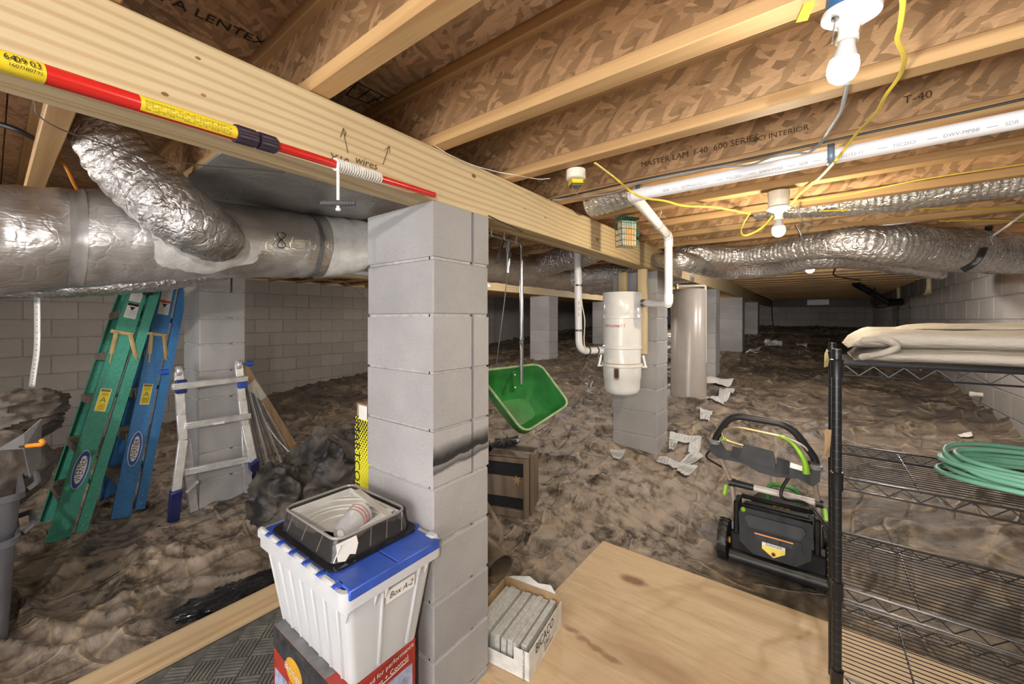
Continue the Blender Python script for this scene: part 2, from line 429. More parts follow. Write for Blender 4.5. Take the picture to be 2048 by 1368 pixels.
for (gx_, gy_, gr_, ga_) in ((-1.15, 2.3, 1.1, .60), (-3.0, .75, 1.5, .55), (-.5, 3.4, 1.2, .30)):
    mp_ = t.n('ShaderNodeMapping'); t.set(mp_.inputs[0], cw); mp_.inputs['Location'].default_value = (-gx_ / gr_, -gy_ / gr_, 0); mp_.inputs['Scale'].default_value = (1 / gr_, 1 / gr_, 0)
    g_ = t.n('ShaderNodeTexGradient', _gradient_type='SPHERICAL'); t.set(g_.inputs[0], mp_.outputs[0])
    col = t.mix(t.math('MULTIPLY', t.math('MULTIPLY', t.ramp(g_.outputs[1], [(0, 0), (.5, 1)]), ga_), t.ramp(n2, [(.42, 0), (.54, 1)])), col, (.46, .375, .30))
for r_, a_, c_ in ((r1, .45, (.50, .38, .23)), (r2, .30, (.44, .34, .22))):
    col = t.mix(t.math('MULTIPLY', t.math('MULTIPLY', r_, t.ramp(n2, [(.40, 0), (.56, 1)])), a_), col, c_)
spk = t.noise(c, 70, 3); col = t.mix(t.ramp(spk, [(.68, 0), (.75, .5)]), col, (.50, .42, .33))
rough = t.ramp(dust, [(.40, .21), (.60, .58)])
hh = t.math('ADD', t.math('ADD', t.math('MULTIPLY', r1, 1.5), t.math('MULTIPLY', r2, 1.2)), t.math('ADD', t.math('MULTIPLY', n5, .55), t.math('MULTIPLY', n2, .40)))
t.P(Base_Color=col, Roughness=rough, Specular_IOR_Level=.5).bump(hh, .5, .016)
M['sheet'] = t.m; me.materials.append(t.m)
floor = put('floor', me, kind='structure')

# ------------------------------------------------------------------ block walls
BL, BH, MJ = .4064, .2032, .010
def wall(name, org, ax, nrm, length, ztop, zmin, opening=None, mb='cmu_wall', mm='mortar_dark', topof=None):
    """running bond wall: mortar slab with every block its own child"""
    org = Vector(org); ax = Vector(ax); nrm = Vector(nrm); b = MB()
    def slab(u0, u1, z0, z1):
        p = [org + ax * u + nrm * v + Vector((0, 0, z)) for z in (z0, z1) for v in (-.18, -.004) for u in (u0, u1)]
        b.add(p, [(0, 1, 3, 2), (4, 6, 7, 5), (0, 4, 5, 1), (2, 3, 7, 6), (0, 2, 6, 4), (1, 5, 7, 3)])
    if opening:
        u0, u1, z1 = opening; slab(0, u0, zmin, ztop + .25); slab(u1, length, zmin, ztop + .25); slab(u0, u1, z1, ztop + .25)
    else: slab(0, length, zmin, ztop + .25)
    w = b.build(name, M[mm], kind='structure', smooth=0)
    rot = math.atan2(ax.y, ax.x)
    full = MB().box((0, -.03, -BH + MJ), (BL - MJ, .0, 0), .004).mesh('block', M[mb], 0)
    half = MB().box((0, -.03, -BH + MJ), (BL / 2 - MJ, .0, 0), .004).mesh('block', M[mb], 0)
    if nrm.dot(Vector((-ax.y, ax.x, 0))) < 0: flip = True
    else: flip = False
    k = 0; z = ztop; cnt = 0
    while z > zmin:
        u = -(BL / 2 if k % 2 else 0.0)
        while u < length - .02:
            me_, uu = full, u
            if u < -.01: me_, uu = half, 0.0
            L = BL if me_ is full else BL / 2
            if uu + L > length + .02:
                me_ = half; L = BL / 2
                if uu + L > length + .05: break
            mid = org + ax * (uu + L / 2)
            if not (opening and opening[0] < uu + L and uu < opening[1] and z - BH < opening[2]):
                if z > float(ground(mid.x, mid.y)) - .06 and cnt < 300:
                    p = org + ax * (uu if not flip else uu + L - MJ) + nrm * random.uniform(.0, .003) + Vector((0, 0, z))
                    o = put('block', me_, w, loc=p); cnt += 1
                    o.rotation_euler = (0, 0, rot if not flip else rot + math.pi)
            u = uu + L if me_ is half and uu == 0.0 and k % 2 else u + L
        z -= BH; k += 1
    return w
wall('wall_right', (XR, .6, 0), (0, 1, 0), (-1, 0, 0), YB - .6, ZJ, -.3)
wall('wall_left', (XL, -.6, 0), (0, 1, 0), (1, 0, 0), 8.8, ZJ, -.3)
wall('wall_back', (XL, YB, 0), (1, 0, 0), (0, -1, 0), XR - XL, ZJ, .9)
b = MB()
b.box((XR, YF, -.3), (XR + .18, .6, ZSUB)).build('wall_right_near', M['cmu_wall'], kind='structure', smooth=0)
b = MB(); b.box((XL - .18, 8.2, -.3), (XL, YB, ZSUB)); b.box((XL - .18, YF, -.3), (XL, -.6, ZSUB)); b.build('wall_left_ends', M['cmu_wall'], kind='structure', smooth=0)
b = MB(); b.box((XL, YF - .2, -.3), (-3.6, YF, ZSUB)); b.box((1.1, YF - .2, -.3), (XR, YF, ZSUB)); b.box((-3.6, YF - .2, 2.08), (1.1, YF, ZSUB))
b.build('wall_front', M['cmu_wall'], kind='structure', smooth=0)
# sill boards on the walls
MB().box((XL - .05, -.6, ZJ), (XL + .04, 8.2, ZJ + .04)).build('trim_1', M['board'], kind='structure', smooth=0)
MB().box((XR - .02, .6, ZJ), (XR + .1, YB, ZJ + .035)).build('trim_2', M['board'], kind='structure', smooth=0)

# ------------------------------------------------------------------ ceiling: subfloor sheets, I-joists
ceil = MB().box((XL - .2, YF - .2, ZSUB + .02), (XR + .2, YB + .2, ZSUB + .05)).build('ceiling', M['sub'], kind='structure', smooth=0)
yy = YF
while yy < YB:
    for x0 in (XL - .1, XL + 2.35, XL + 4.79, XL + 7.23):
        MB().box((x0 + .002, yy + .002, ZSUB), (min(x0 + 2.436, XR + .1), yy + 1.217, ZSUB + .018)).build('panel', M['sub'], ceil, smooth=0)
    yy += 1.22
JY0, JS, FW, FH = .539, .42, .058, .038
web = MB().box((XL + .02, -.005, -.250 + FH - .25 + .25), (XR - .005, .005, -FH + .002)).mesh('joist', M['osb'], 0)
fl = MB().box((XL + .02, -FW / 2, 0), (XR - .005, FW / 2, FH), .003).mesh('flange', M['flange'], 0)
joist_y = []
for k in range(-7, 35):
    y = JY0 + JS * k + random.uniform(-.006, .006)
    if y > YB - .1: break
    joist_y.append(y)
    j = put('joist', web, ceil, loc=(0, y, ZSUB))
    for z in (ZJ - ZSUB, -FH): put('flange', fl, j, loc=(0, 0, z))
MB().box((XR - .004, YF, ZJ + .036), (XR + .03, YB, ZSUB)).build('rim_board', M['osb'], ceil, smooth=0)
MB().box((XL - .03, YF, ZJ + .036), (XL + .018, YB, ZSUB)).build('rim_board', M['osb'], ceil, smooth=0)

# ------------------------------------------------------------------ beams (plies nailed together)
BX = -1.06
def beam(name, x1, plies, y0, y1, m='beam'):
    r = None
    e = put(name, None); e.location = (x1, y0, ZBB); e['kind'] = 'structure'
    x = x1
    for i in range(plies):
        yy = y0; cut = [3.40 + .02 * i, 8.3 - .05 * i] if i == 0 else [5.9, 10.8]
        for c_ in [c for c in cut if c < y1] + [y1]:
            MB().box((x - .041, yy + .002, ZBB + .002 * (i % 2)), (x, c_ - .002, ZJ - .002), .003).build('ply', M[m], e, smooth=0); yy = c_
        x -= .0425
    return e
beam('trim_3', BX, 3, -2.3, YB - .01)
beam('trim_4', -3.64, 3, -2.3, YB - .01)

# ------------------------------------------------------------------ piers of single blocks
def pier(x1, y0, zb, label, group=None, grooves=(), zt=ZBB, wx=.397, wy=.295):
    p = thing('block_pier', label, 'pillar', (x1 - wx / 2, y0 + wy / 2, zb), group)
    b = MB().box((x1 - wx + .006, y0 + .006, zb), (x1 - .024, y0 + wy - .006, zt - .004)); g_ = y0 + wy * .66
    b.box((x1 - .03, y0 + .006, zb), (x1 - .006, g_ - .002, zt - .004)); b.box((x1 - .03, g_ + .02, zb), (x1 - .006, y0 + wy - .006, zt - .004))
    b.build('mortar', M['mortar'], p, smooth=0)
    z = zt; k = 0
    while z > zb + .02:
        zl = max(z - BH + MJ, zb)
        b = MB()
        if k in grooves:
            g = y0 + wy * .66
            poly = [(x1 - wx, y0), (x1, y0), (x1, g), (x1 - .026, g + .001), (x1 - .026, g + .017), (x1, g + .018), (x1, y0 + wy), (x1 - wx, y0 + wy)]
            b.prism(poly, zl, z)
        else:
            d = random.uniform(-.002, .002)
            b.box((x1 - wx + d, y0, zl), (x1 + d, y0 + wy, z), .005)
        b.build('block', M['cmu'], p, smooth=0)
        z -= BH; k += 1
    return p
PY = [.937 + 2.479 * k for k in range(5)]
front_pier = pier(BX, PY[0], -.05, 'nearest grey block pier, with a vertical slot and a black scorch band', grooves=(0, 2, 3, 4))
pier(BX, PY[1], .22, 'grey block pier directly behind the white vacuum canister')
pier(BX, PY[2], .55, 'grey block pier behind the tan water tank')
pier(BX, PY[3], .72, 'smooth grey block pier with a yellow strip at its foot, beyond the water tank')
pier(BX, PY[4], 1.0, 'farthest grey block pier under the main beam')
left_pier = pier(-3.62, PY[0], .0, 'grey block pier behind the aluminium ladder', grooves=(0,))
pier(-3.62, PY[2] - .1, .6, 'dim grey block pier seen just right of the spreader handle')
pier(-3.62, PY[3] - .1, .75, 'dim grey block pier behind the white pipe that joins the canister')
# ------------------------------------------------------------------ lettering
def basis(o, x, y):
    x = Vector(x).normalized(); y = Vector(y); y = (y - x * y.dot(x)).normalized(); z = x.cross(y); o = Vector(o)
    return Matrix(((x.x, y.x, z.x, o.x), (x.y, y.y, z.y, o.y), (x.z, y.z, z.z, o.z), (0, 0, 0, 1)))
def text(s, o, x, y, size, m, parent, align='CENTER', name='lettering', width=None, off=.0012, shear=0):
    c = bpy.data.curves.new(name, 'FONT'); c.body = s; c.size = size; c.align_x = align; c.align_y = 'CENTER'
    c.resolution_u = 2; c.shear = shear
    c.materials.append(M[m])
    B = basis(o, x, y); B.translation = Vector(o) + B.col[2].to_3d() * off
    if width: B = B @ Matrix.Diagonal((width, 1, 1, 1))
    tmp = bpy.data.objects.new(name, c); me = bpy.data.meshes.new_from_object(tmp); bpy.data.objects.remove(tmp)
    me.transform(B)
    if not me.materials: me.materials.append(M[m])
    return put(name, me, parent)
def panel(o, x, y, w, h, m, parent, name='label', th=.0015, off=0.0, r=0, poly=None):
    """flat sticker of size w x h centred at o"""
    B = basis(o, x, y)
    if poly is None:
        poly = [(-w / 2, -h / 2), (w / 2, -h / 2), (w / 2, h / 2), (-w / 2, h / 2)]
        if r == 'oval': poly = [(w / 2 * math.cos(2 * math.pi * k / 28), h / 2 * math.sin(2 * math.pi * k / 28)) for k in range(28)]
    return MB().prism(poly, off, off + th, B).build(name, M[m], parent, smooth=0)

from mathutils import noise as mnoise
def blob(c, size, seed=0, amp=.18, fold=.10, m=None, name='bag', parent=None, nu=96, nv=60, zmin=None, freq=1.1, rot=0):
    b = MB(); c = Vector(c); vs = []
    for j in range(nv + 1):
        ph = math.pi * j / nv
        for i in range(nu):
            a = 2 * math.pi * i / nu
            d = Vector((math.sin(ph) * math.cos(a), math.sin(ph) * math.sin(a), math.cos(ph)))
            q = d * freq + Vector((seed * 3.1, seed * 1.7, 0))
            k = 1 + amp * mnoise.noise(q) * 1.6
            w = d + .35 * mnoise.noise_vector(d * 1.8 + Vector((seed, 0, 4)))
            f = mnoise.noise(Vector((w.x * 1.3 + seed, w.y * 1.3, w.z * 2.2)))
            k += fold * (1 - min(1, abs(f) * 3.6)) ** 2 - fold * .2
            f2 = mnoise.noise(Vector((w.x * 2.8 + seed, w.y * 2.8, w.z * 3.4)))
            k += fold * .4 * (1 - min(1, abs(f2) * 4)) ** 2
            p = Vector((d.x * size[0] * k, d.y * size[1] * k, d.z * size[2] * k))
            if rot: p = Matrix.Rotation(rot, 3, 'Z') @ p
            p += c
            if zmin is not None and p.z < zmin: p.z = zmin + (p.z - zmin) * .06
            vs.append(p)
    fs = [(j * nu + i, j * nu + (i + 1) % nu, (j + 1) * nu + (i + 1) % nu, (j + 1) * nu + i) for j in range(nv) for i in range(nu)]
    fs = [tuple(reversed(f)) for f in fs]
    return b.add(vs, fs).build(name, m, parent, smooth=70)

# ------------------------------------------------------------------ ducts
def flex(name, pts, rad, m, parent=None, pitch=.03, amp=.028, crk=.05, n=30, seed=1, step=.008):
    """insulated flexible duct: a soft foil sleeve with creases round it"""
    P = smoothpath([(*p, r) for p, r in zip(pts, rad)], 12); P = np.array(P)
    L = np.concatenate([[0], np.cumsum(np.linalg.norm(np.diff(P[:, :3], axis=0), axis=1))])
    m_ = max(8, int(L[-1] / step)); s = np.linspace(0, L[-1], m_)
    Q = np.stack([np.interp(s, L, P[:, k]) for k in range(4)], 1)
    b = MB(); b.tube([Vector(q[:3]) for q in Q], [q[3] for q in Q], n, True)
    V = np.array(b.v[:m_ * n]).reshape(m_, n, 3); C = Q[:, None, :3]
    a = np.linspace(0, 2 * np.pi, n, endpoint=False)[None, :]
    S = s[:, None] + 0 * a
    ph = perlin(S * 6 + seed, np.cos(a) * 1.3 + 5 + 0 * S) + perlin(S * 6 + seed, np.sin(a) * 1.3 + 9 + 0 * S)
    k = 1 + amp * np.sin(2 * np.pi * S / pitch + 3 * ph) * (1 + .8 * ph)
    k = k + crk * (ridge(perlin(S * 16 + 2 * np.cos(a) + seed, 2.2 * np.sin(a) + 3 + S * 5), 2) - .3)
    k = k + .05 * ph
    V = C + (V - C) * k[:, :, None]
    b.v = [tuple(v) for v in V.reshape(-1, 3)]
    return b.build(name, m, parent, smooth=180)

TY = [-2.2, -1.2, .02, .27, .65, 1.00, 1.16, 1.27, 1.36, 1.6, 3, 5.6]
TX = [-2.44, -2.42, -2.39, -2.38, -2.345, -2.31, -2.27, -2.22, -2.16, -2.13, -2.15, -2.15]
TZ = [1.66, 1.69, 1.743, 1.795, 1.842, 1.862, 1.872, 1.885, 1.895, 1.898, 1.905, 1.905]
TR = [.20, .20, .20, .198, .184, .176, .172, .160, .142, .135, .138, .140]
def trunk_pt(y, a, e=0.0):
    x, z, r = (np.interp(y, TY, q) for q in (TX, TZ, TR))
    w = perlin(np.array([y * 3.2 + .4 * math.cos(a)]), np.array([math.sin(a) * 1.6 + 4]))[0] * .012 + .007 * ridge(perlin(np.array([y * 13.]), np.array([a * 1.1 + y * 2])), 2)[0]
    seam = .008 * math.exp(-((y - .20) / .03) ** 2) + .006 * math.exp(-((y - .62) / .01) ** 2)
    return Vector((x + (r + w - seam + e) * math.cos(a), y, z + (r + w - seam + e) * math.sin(a)))
trunk = thing('trunk_duct', 'large round silver wrapped duct running behind the main beam', 'duct', (-2.35, .6, 1.6))
def trunk_part(name, y0, y1, m, e=0.0, n=40, st=.02, a0=0, a1=2 * math.pi):
    ys_ = np.arange(y0, y1 + st / 2, st); b = MB(); vs = []
    closed = a1 - a0 > 6.2; k = n if closed else n + 1
    for y in ys_:
        for i in range(k): vs.append(trunk_pt(y, a0 + (a1 - a0) * i / n, e))
    fs = []
    for j in range(len(ys_) - 1):
        for i in range(n):
            l = (i + 1) % k; fs.append((j * k + i, (j + 1) * k + i, (j + 1) * k + l, j * k + l))
    return b.add(vs, fs).build(name, m, trunk, smooth=180)
trunk_part('sleeve', -2.2, 1.16, M['foil'])
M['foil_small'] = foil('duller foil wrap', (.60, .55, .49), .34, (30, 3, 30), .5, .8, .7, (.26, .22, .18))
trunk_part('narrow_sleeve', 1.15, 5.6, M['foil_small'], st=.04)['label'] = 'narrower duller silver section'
M['tape'] = plain('grey foil tape', (.44, .43, .42), .4, .5, var=.12)
trunk_part('tape_seam', .18, .225, M['tape'], .0015, st=.005)
M['strapgrey'] = plain('dark grey strap', (.16, .16, .17), .45, .3)
trunk_part('strap', 1.075, 1.093, M['strapgrey'], .006, st=.009)
M['mastic'] = plain('pale duct mastic', (.62, .61, .58), .8, var=.08, scale=25, bump=.4)
def trunk_patch(name, y0, a0, ry, ra, m, e=.005, seed=1):
    vs = []; fs = []; R, Nn = 10, 40
    for i in range(R + 1):
        for k in range(Nn):
            ph = 2 * math.pi * k / Nn
            q = (i / R) * (1 + .16 * mnoise.noise(Vector((math.cos(ph) * 1.7 + seed, math.sin(ph) * 1.7, 0))))
            vs.append(trunk_pt(y0 + ry * q * math.cos(ph), a0 + ra * q * math.sin(ph), e * (1 if i < R else .2)))
    for i in range(R):
        for k in range(Nn):
            l = (k + 1) % Nn; fs.append((i * Nn + k, (i + 1) * Nn + k, (i + 1) * Nn + l, i * Nn + l))
    return MB().add(vs, fs).build(name, m, trunk, smooth=180)
trunk_patch('mastic_collar', .60, -.12, .21, .95, M['mastic'])['label'] = 'pale smeared sealant round the branch'
trunk_part('mastic_band', 1.14, 1.34, M['mastic'], .004)['label'] = 'pale sealant band round the reducer'
# little black wire loops on the sleeve
q = [trunk_pt(.885 + .02 * math.sin(k * .9), -.02 + .20 * math.cos(k * .45), .012) for k in range(14)]
MB().tube(smoothpath(q, 4), .0022, 6).build('wire_loop', M['black'], trunk)

d = flex('branch_duct', [W(170, 215, 1.50), W(200, 255, 1.47), W(240, 318, 1.50), W(300, 378, 1.53), W(368, 430, 1.57), W(418, 466, 1.68), W(440, 480, 1.86)],
         [.085, .095, .108, .118, .122, .112, .095], M['foilflex'], seed=4, pitch=.045)
tag(d, 'fat crinkled silver branch duct dropping from the joists into the trunk duct', 'duct')
d = flex('branch_duct', [W(-40, 568, 2.3), W(90, 566, 2.35), W(230, 562, 2.45), W(340, 553, 2.6), W(440, 536, 2.78), W(520, 505, 3.0)], [.085] * 6, M['foilflex'], seed=8)
tag(d, 'slim dark silver duct passing under the trunk duct above the step ladders', 'duct')
d = flex('branch_duct', [(-2.1, 3.15, 1.92), (-1.9, 3.1, 1.98), (-1.5, 3.0, 2.02), (-1.1, 2.95, 2.18)], [.11] * 4, M['foilflex'], seed=12)
tag(d, 'short silver branch duct rising from the trunk duct just left of the white pipe', 'duct')
M['tapewhite'] = M['mastic']
for i, (y0, lab) in enumerate(((3.75, 'first of two silver branch ducts behind the upright white pipe'), (4.25, 'second of two silver branch ducts behind the upright white pipe'))):
    d = flex('branch_duct', [(-2.1, y0, 1.9), (-1.85, y0 + .05, 1.92), (-1.45, y0 + .2, 1.93), (-1.05, y0 + .35, 1.97 if i == 0 else 1.96)], [.12, .11, .105, .1], M['foilflex'], seed=14 + i)
    tag(d, lab, 'duct', 'branch ducts behind the canister')
# panned joist bay under the beam
M['foilpanel'] = foil('flat foil facing', (.60, .60, .60), .34, (3, 3, 3), .35, .85, .5)
pan = MB().box((-2.75, .50, 2.046), (-1.20, 1.34, 2.056)).build('foil_board', M['foilpanel'], smooth=0)
tag(pan, 'flat silver foil board closing the joist bay above the trunk duct', 'panel')
# twin ducts crossing under the joists on the far right
d = flex('flexible_duct', [(-1.05, 3.86, 1.99), onZ(1372, 508, 1.975), onZ(1480, 512, 1.945), onZ(1590, 498, 1.94), onZ(1690, 486, 1.93), onZ(1790, 492, 1.90), onZ(1900, 500, 1.90), onZ(2000, 506, 1.90), onZ(2075, 508, 1.90)],
         [.06, .07, .075, .08, .095, .12, .135, .135, .13], M['foilflex'], seed=21)
tag(d, 'upper silver flexible duct crossing the back of the room, fat at its right end', 'duct')
d = flex('flexible_duct', [(-1.05, 3.36, 1.95), onZ(1365, 522, 1.885), onZ(1440, 540, 1.89), onZ(1530, 536, 1.90), onZ(1620, 518, 1.91), onZ(1720, 516, 1.905), onZ(1810, 532, 1.885), onZ(1880, 546, 1.86)],
         [.055, .068, .075, .08, .082, .08, .075, .055], M['foilflex'], seed=25)
tag(d, 'lower silver flexible duct sagging behind the far bare bulb', 'duct')
st = MB().tube(smoothpath([onZ(1978, 452, 2.05), onZ(1974, 480, 1.99), W(1966, 500, 2.40), W(1952, 524, 2.38), W(1925, 541, 2.44)], 6), .017, 8, sq=.25).build('hanger_strap', M['black'])
tag(st, 'black strap holding the fat right end of the upper flexible duct', 'strap')
d = flex('duct_in_joist_bay', [(-1.0, 2.02, 2.13), (-.78, 2.02, 2.145), (-.58, 2.0, 2.20), (1.2, 2.0, 2.215)], [.10, .10, .085, .08], M['foilflex'], seed=31)
tag(d, 'silver duct tucked up in the joist bay left of the white pipe elbow', 'duct')
d = flex('duct_in_joist_bay', [(-.3, 2.885, 2.15), (.2, 2.885, 2.13), (.7, 2.885, 2.13), (1.2, 2.885, 2.13)], [.07, .10, .105, .105], M['foilflex'], seed=33)
tag(d, 'silver duct tucked up in the joist bay behind the middle bulb', 'duct')

# perforated hanger strip dropping from the trunk duct
hs_ = MB(); pts = [W(74, 575, 2.4), W(75, 640, 2.4), W(74, 700, 2.4), W(68, 745, 2.4), W(64, 775, 2.4)]
wd_ = Vector((CS, SN, 0)) * .019
sp_ = smoothpath([tuple(p) for p in pts], 5)
vs = []
for p in sp_: vs += [Vector(p) - wd_, Vector(p) + wd_]
hs_.add(vs, [(2 * i, 2 * i + 1, 2 * i + 3, 2 * i + 2) for i in range(len(sp_) - 1)])
M['galv'] = plain('pale galvanised strip', (.66, .66, .64), .45, .2, var=.06)
hso = hs_.build('hanger_strip', M['galv']); hso.modifiers.new('th', 'SOLIDIFY').thickness = .002
tag(hso, 'pale perforated metal strip hanging below the trunk duct at far left', 'strip')
b = MB(); fwd = Vector((SN, -CS, 0))
for k in range(1, len(sp_) - 1):
    b.lathe([(.0028, -.0005), (.0028, .0005)], n=8, M=basis(Vector(sp_[k]) + fwd * .003, (CS, SN, 0), (0, 0, 1)))
b.build('hole', M['ink'], hso, smooth=0, kind='stuff')

# ------------------------------------------------------------------ red extension pole
P0, P1 = W(-60, 102, .47), W(868, 390, 1.362)
def pole_at(px):
    s_ = (px - CX) / F
    a = P0; dv = P1 - P0
    rr = lambda p: CS * p.x + SN * p.y
    dd = lambda p: -SN * p.x + CS * p.y
    t_ = (s_ * dd(a) - rr(a)) / (rr(dv) - s_ * dd(dv)); return a + dv * t_
pole = thing('extension_pole', 'red telescopic pole with yellow stickers laid along the main beam', 'pole', pole_at(300))
MB().tube([P0, pole_at(470)], .0128, 20).build('outer_tube', M['red'], pole)
MB().tube([pole_at(468), P1], .0098, 18).build('inner_tube', M['red'], pole)
ax_ = (P1 - P0).normalized()
def wrap(px0, px1, r, a0, a1, m, name, n=16):
    p, q = pole_at(px0), pole_at(px1); e1 = Vector((0, 0, 1)); e1 = (e1 - ax_ * e1.dot(ax_)).normalized(); e2 = ax_.cross(e1)
    vs = []
    for c_ in (p, q):
        for i in range(n + 1):
            a = a0 + (a1 - a0) * i / n; vs.append(c_ + (e1 * math.cos(a) + e2 * math.sin(a)) * r)
    return MB().add(vs, [(i, n + 1 + i, n + 2 + i, i + 1) for i in range(n)]).build(name, m, pole, smooth=180)
wrap(-60, 84, .0131, 0, 2 * math.pi, M['yellow'], 'sticker', 24)
e1_ = (Vector((0, 0, 1)) - ax_ * ax_.z).normalized(); e2_ = ax_.cross(e1_)
# the side of the pole turned to the camera
view = (camo.location - pole_at(300)); view -= ax_ * view.dot(ax_); view.normalize()
ang0 = math.atan2(view.dot(e2_), view.dot(e1_))
wrap(273, 467, .0131, ang0 - 1.5, ang0 + .75, M['yellow'], 'sticker')
upv = ax_.cross(view) if ax_.cross(view).z > 0 else view.cross(ax_)
for px, s_, sz, k in ((10, '64', .011, .55), (32, '09', .011, .55), (62, '03', .011, .55), (48, '1807', .006, -.05), (20, '1607', .006, -.05), (70, '71', .006, -.1)):
    nn = (view + upv * k).normalized()
    text(s_, pole_at(px) + nn * .0135, ax_, nn.cross(ax_), sz, 'ink', pole)
b = MB()
for i in range(7):
    k = .75 - i * .19
    nn = (view + upv * k).normalized()
    for px in range(282, 455, 6):
        if random.random() < .8:
            b.bar(pole_at(px) + nn * .01315, pole_at(px + 4.4) + nn * .01315, .0009, .0005)
b.build('fine_print', M['brownink'], pole, smooth=0, kind='stuff')
M['coupling'] = plain('dark plum plastic', (.035, .022, .04), .38, var=.15)
b = MB()
for p0_, p1_, r_ in ((468, 511, .0172), (514, 551, .0172)):
    a_, c_ = pole_at(p0_), pole_at(p1_); n_ = 48; vs = []; e1 = e1_; e2 = e2_
    for c3, rr in ((a_, r_ * .9), (a_ + (c_ - a_) * .08, r_), (c_ - (c_ - a_) * .12, r_), (c_, r_ * .84)):
        for i in range(n_):
            a = 2 * math.pi * i / n_; q = rr * (1.0 if i % 4 < 2 else .93); vs.append(c3 + (e1 * math.cos(a) + e2 * math.sin(a)) * q)
    fs = [(j * n_ + i, (j + 1) * n_ + i, (j + 1) * n_ + (i + 1) % n_, j * n_ + (i + 1) % n_) for j in range(3) for i in range(n_)]
    fs += [tuple(range(n_)), tuple(3 * n_ + i for i in range(n_ - 1, -1, -1))]
    b.add(vs, fs)
b.build('twist_coupling', M['coupling'], pole, smooth=25)
M['rope'] = plain('white cord', (.74, .73, .68), .8, var=.08, scale=60, bump=.5)
b = MB(); pts = []
N_ = 19
for i in range(N_ * 12):
    a = 2 * math.pi * i / 12; c_ = pole_at(669 + (760 - 669) * i / (N_ * 12.0))
    pts.append(c_ + (e1_ * math.cos(a) + e2_ * math.sin(a)) * .0125)
b.tube(pts, .0031, 6)
h0 = pole_at(669) + view * .012
b.tube(smoothpath([h0 + Vector((0, 0, .006)), h0 - Vector((0, 0, .03)), h0 - Vector((0, 0, .075)), h0 - Vector((0, 0, .105))], 4), .0036, 7)
b.lathe([(.0, -.004), (.006, -.002), (.006, .003), (0, .005)], h0 - Vector((0, 0, .108)), 8)
b.build('cord', M['rope'], pole)
M['grip'] = plain('grey rubber grip', (.06, .06, .065), .55)
prof = []
for i in range(27): prof.append((.0072 - .0016 * abs(i - 13) / 13 * .8 + (.0009 if i % 2 else -.0006), -.042 + .084 * i / 26))
hb = basis(h0 - Vector((0, 0, .092)), view, (0, 0, 1)); side = Vector((CS, SN, 0))
MB().lathe(prof, n=14, M=basis(h0 - Vector((0, 0, .092)), Vector((0, 0, 1)), Vector((-SN, CS, 0)))).build('pull_handle', M['grip'], pole)

# pencil and marker writing on the beam
bm = bpy.data.objects['trim_3']
def onbeam(px, py): return onX(px, py, BX + .001)
text('X10', onbeam(677, 320), (0, 1, 0), (0, 0, 1), .034, 'brownink', bm, shear=.2)
text('wires', onbeam(732, 326), (0, 1, 0), (0, 0, 1), .034, 'brownink', bm, shear=.2)
def scribble(pts, r=.0011):
    MB().tube([onbeam(*p) for p in pts], r, 5).build('pencil_arrow', M['brownink'], bm)
scribble([(696, 306), (690, 280), (687, 258)]); scribble([(681, 274), (687, 256), (692, 264), (689, 276)])
scribble([(766, 329), (772, 311), (778, 294)]); scribble([(770, 300), (779, 292), (780, 305)])
M['knot'] = plain('knot wood', (.30, .14, .04), .7, var=.25, scale=60)
for px, py, r in ((948, 352, .010), (1195, 479, .014), (1091, 435, .006), (1050, 418, .004), (396, 116, .004), (330, 188, .005), (407, 190, .004)):
    o = onbeam(px, py)
    B = basis(o, (0, 1, 0), (0, 0, 1)) @ Matrix.Diagonal((1.25, .8, 1, 1))
    MB().lathe([(r, -.001), (r * .9, .0003)], n=12, M=B).build('knot', M['knot'], bm, smooth=0)

# soot band on the near pier
t = NT('soot'); c = t.co('UV'); sep = t.n('ShaderNodeSeparateXYZ'); t.set(sep.inputs[0], c)
nz = t.noise(t.co('Object'), 14, 5)
v = t.math('ADD', sep.outputs[1], t.math('MULTIPLY', t.math('SUBTRACT', nz, .5), .30))
fac = t.ramp(v, [(.0, 0), (.10, .55), (.24, .28), (.30, .25), (.33, .97), (.42, .97), (.62, .55), (.95, 0)])
tr = t.n('ShaderNodeBsdfTransparent'); mx = t.n('ShaderNodeMixShader'); t.set(mx.inputs[0], fac); t.set(mx.inputs[1], tr); t.set(mx.inputs[2], t.b)
t.P(Base_Color=(.022, .018, .017), Roughness=.95)
t.t.links.new(mx.outputs[0], t.t.nodes['Material Output'].inputs['Surface'])
pq = [onX(866, 956, BX + .002), onX(976.5, 898, BX + .002), onX(976.5, 846, BX + .002), onX(866, 890, BX + .002)]
me = MB().quad(*pq).mesh('soot_band', t.m, 0); uv = me.uv_layers.new()
for i, w_ in enumerate(((0, 0), (1, 0), (1, 1), (0, 1))): uv.data[i].uv = w_
put('soot_band', me, front_pier)
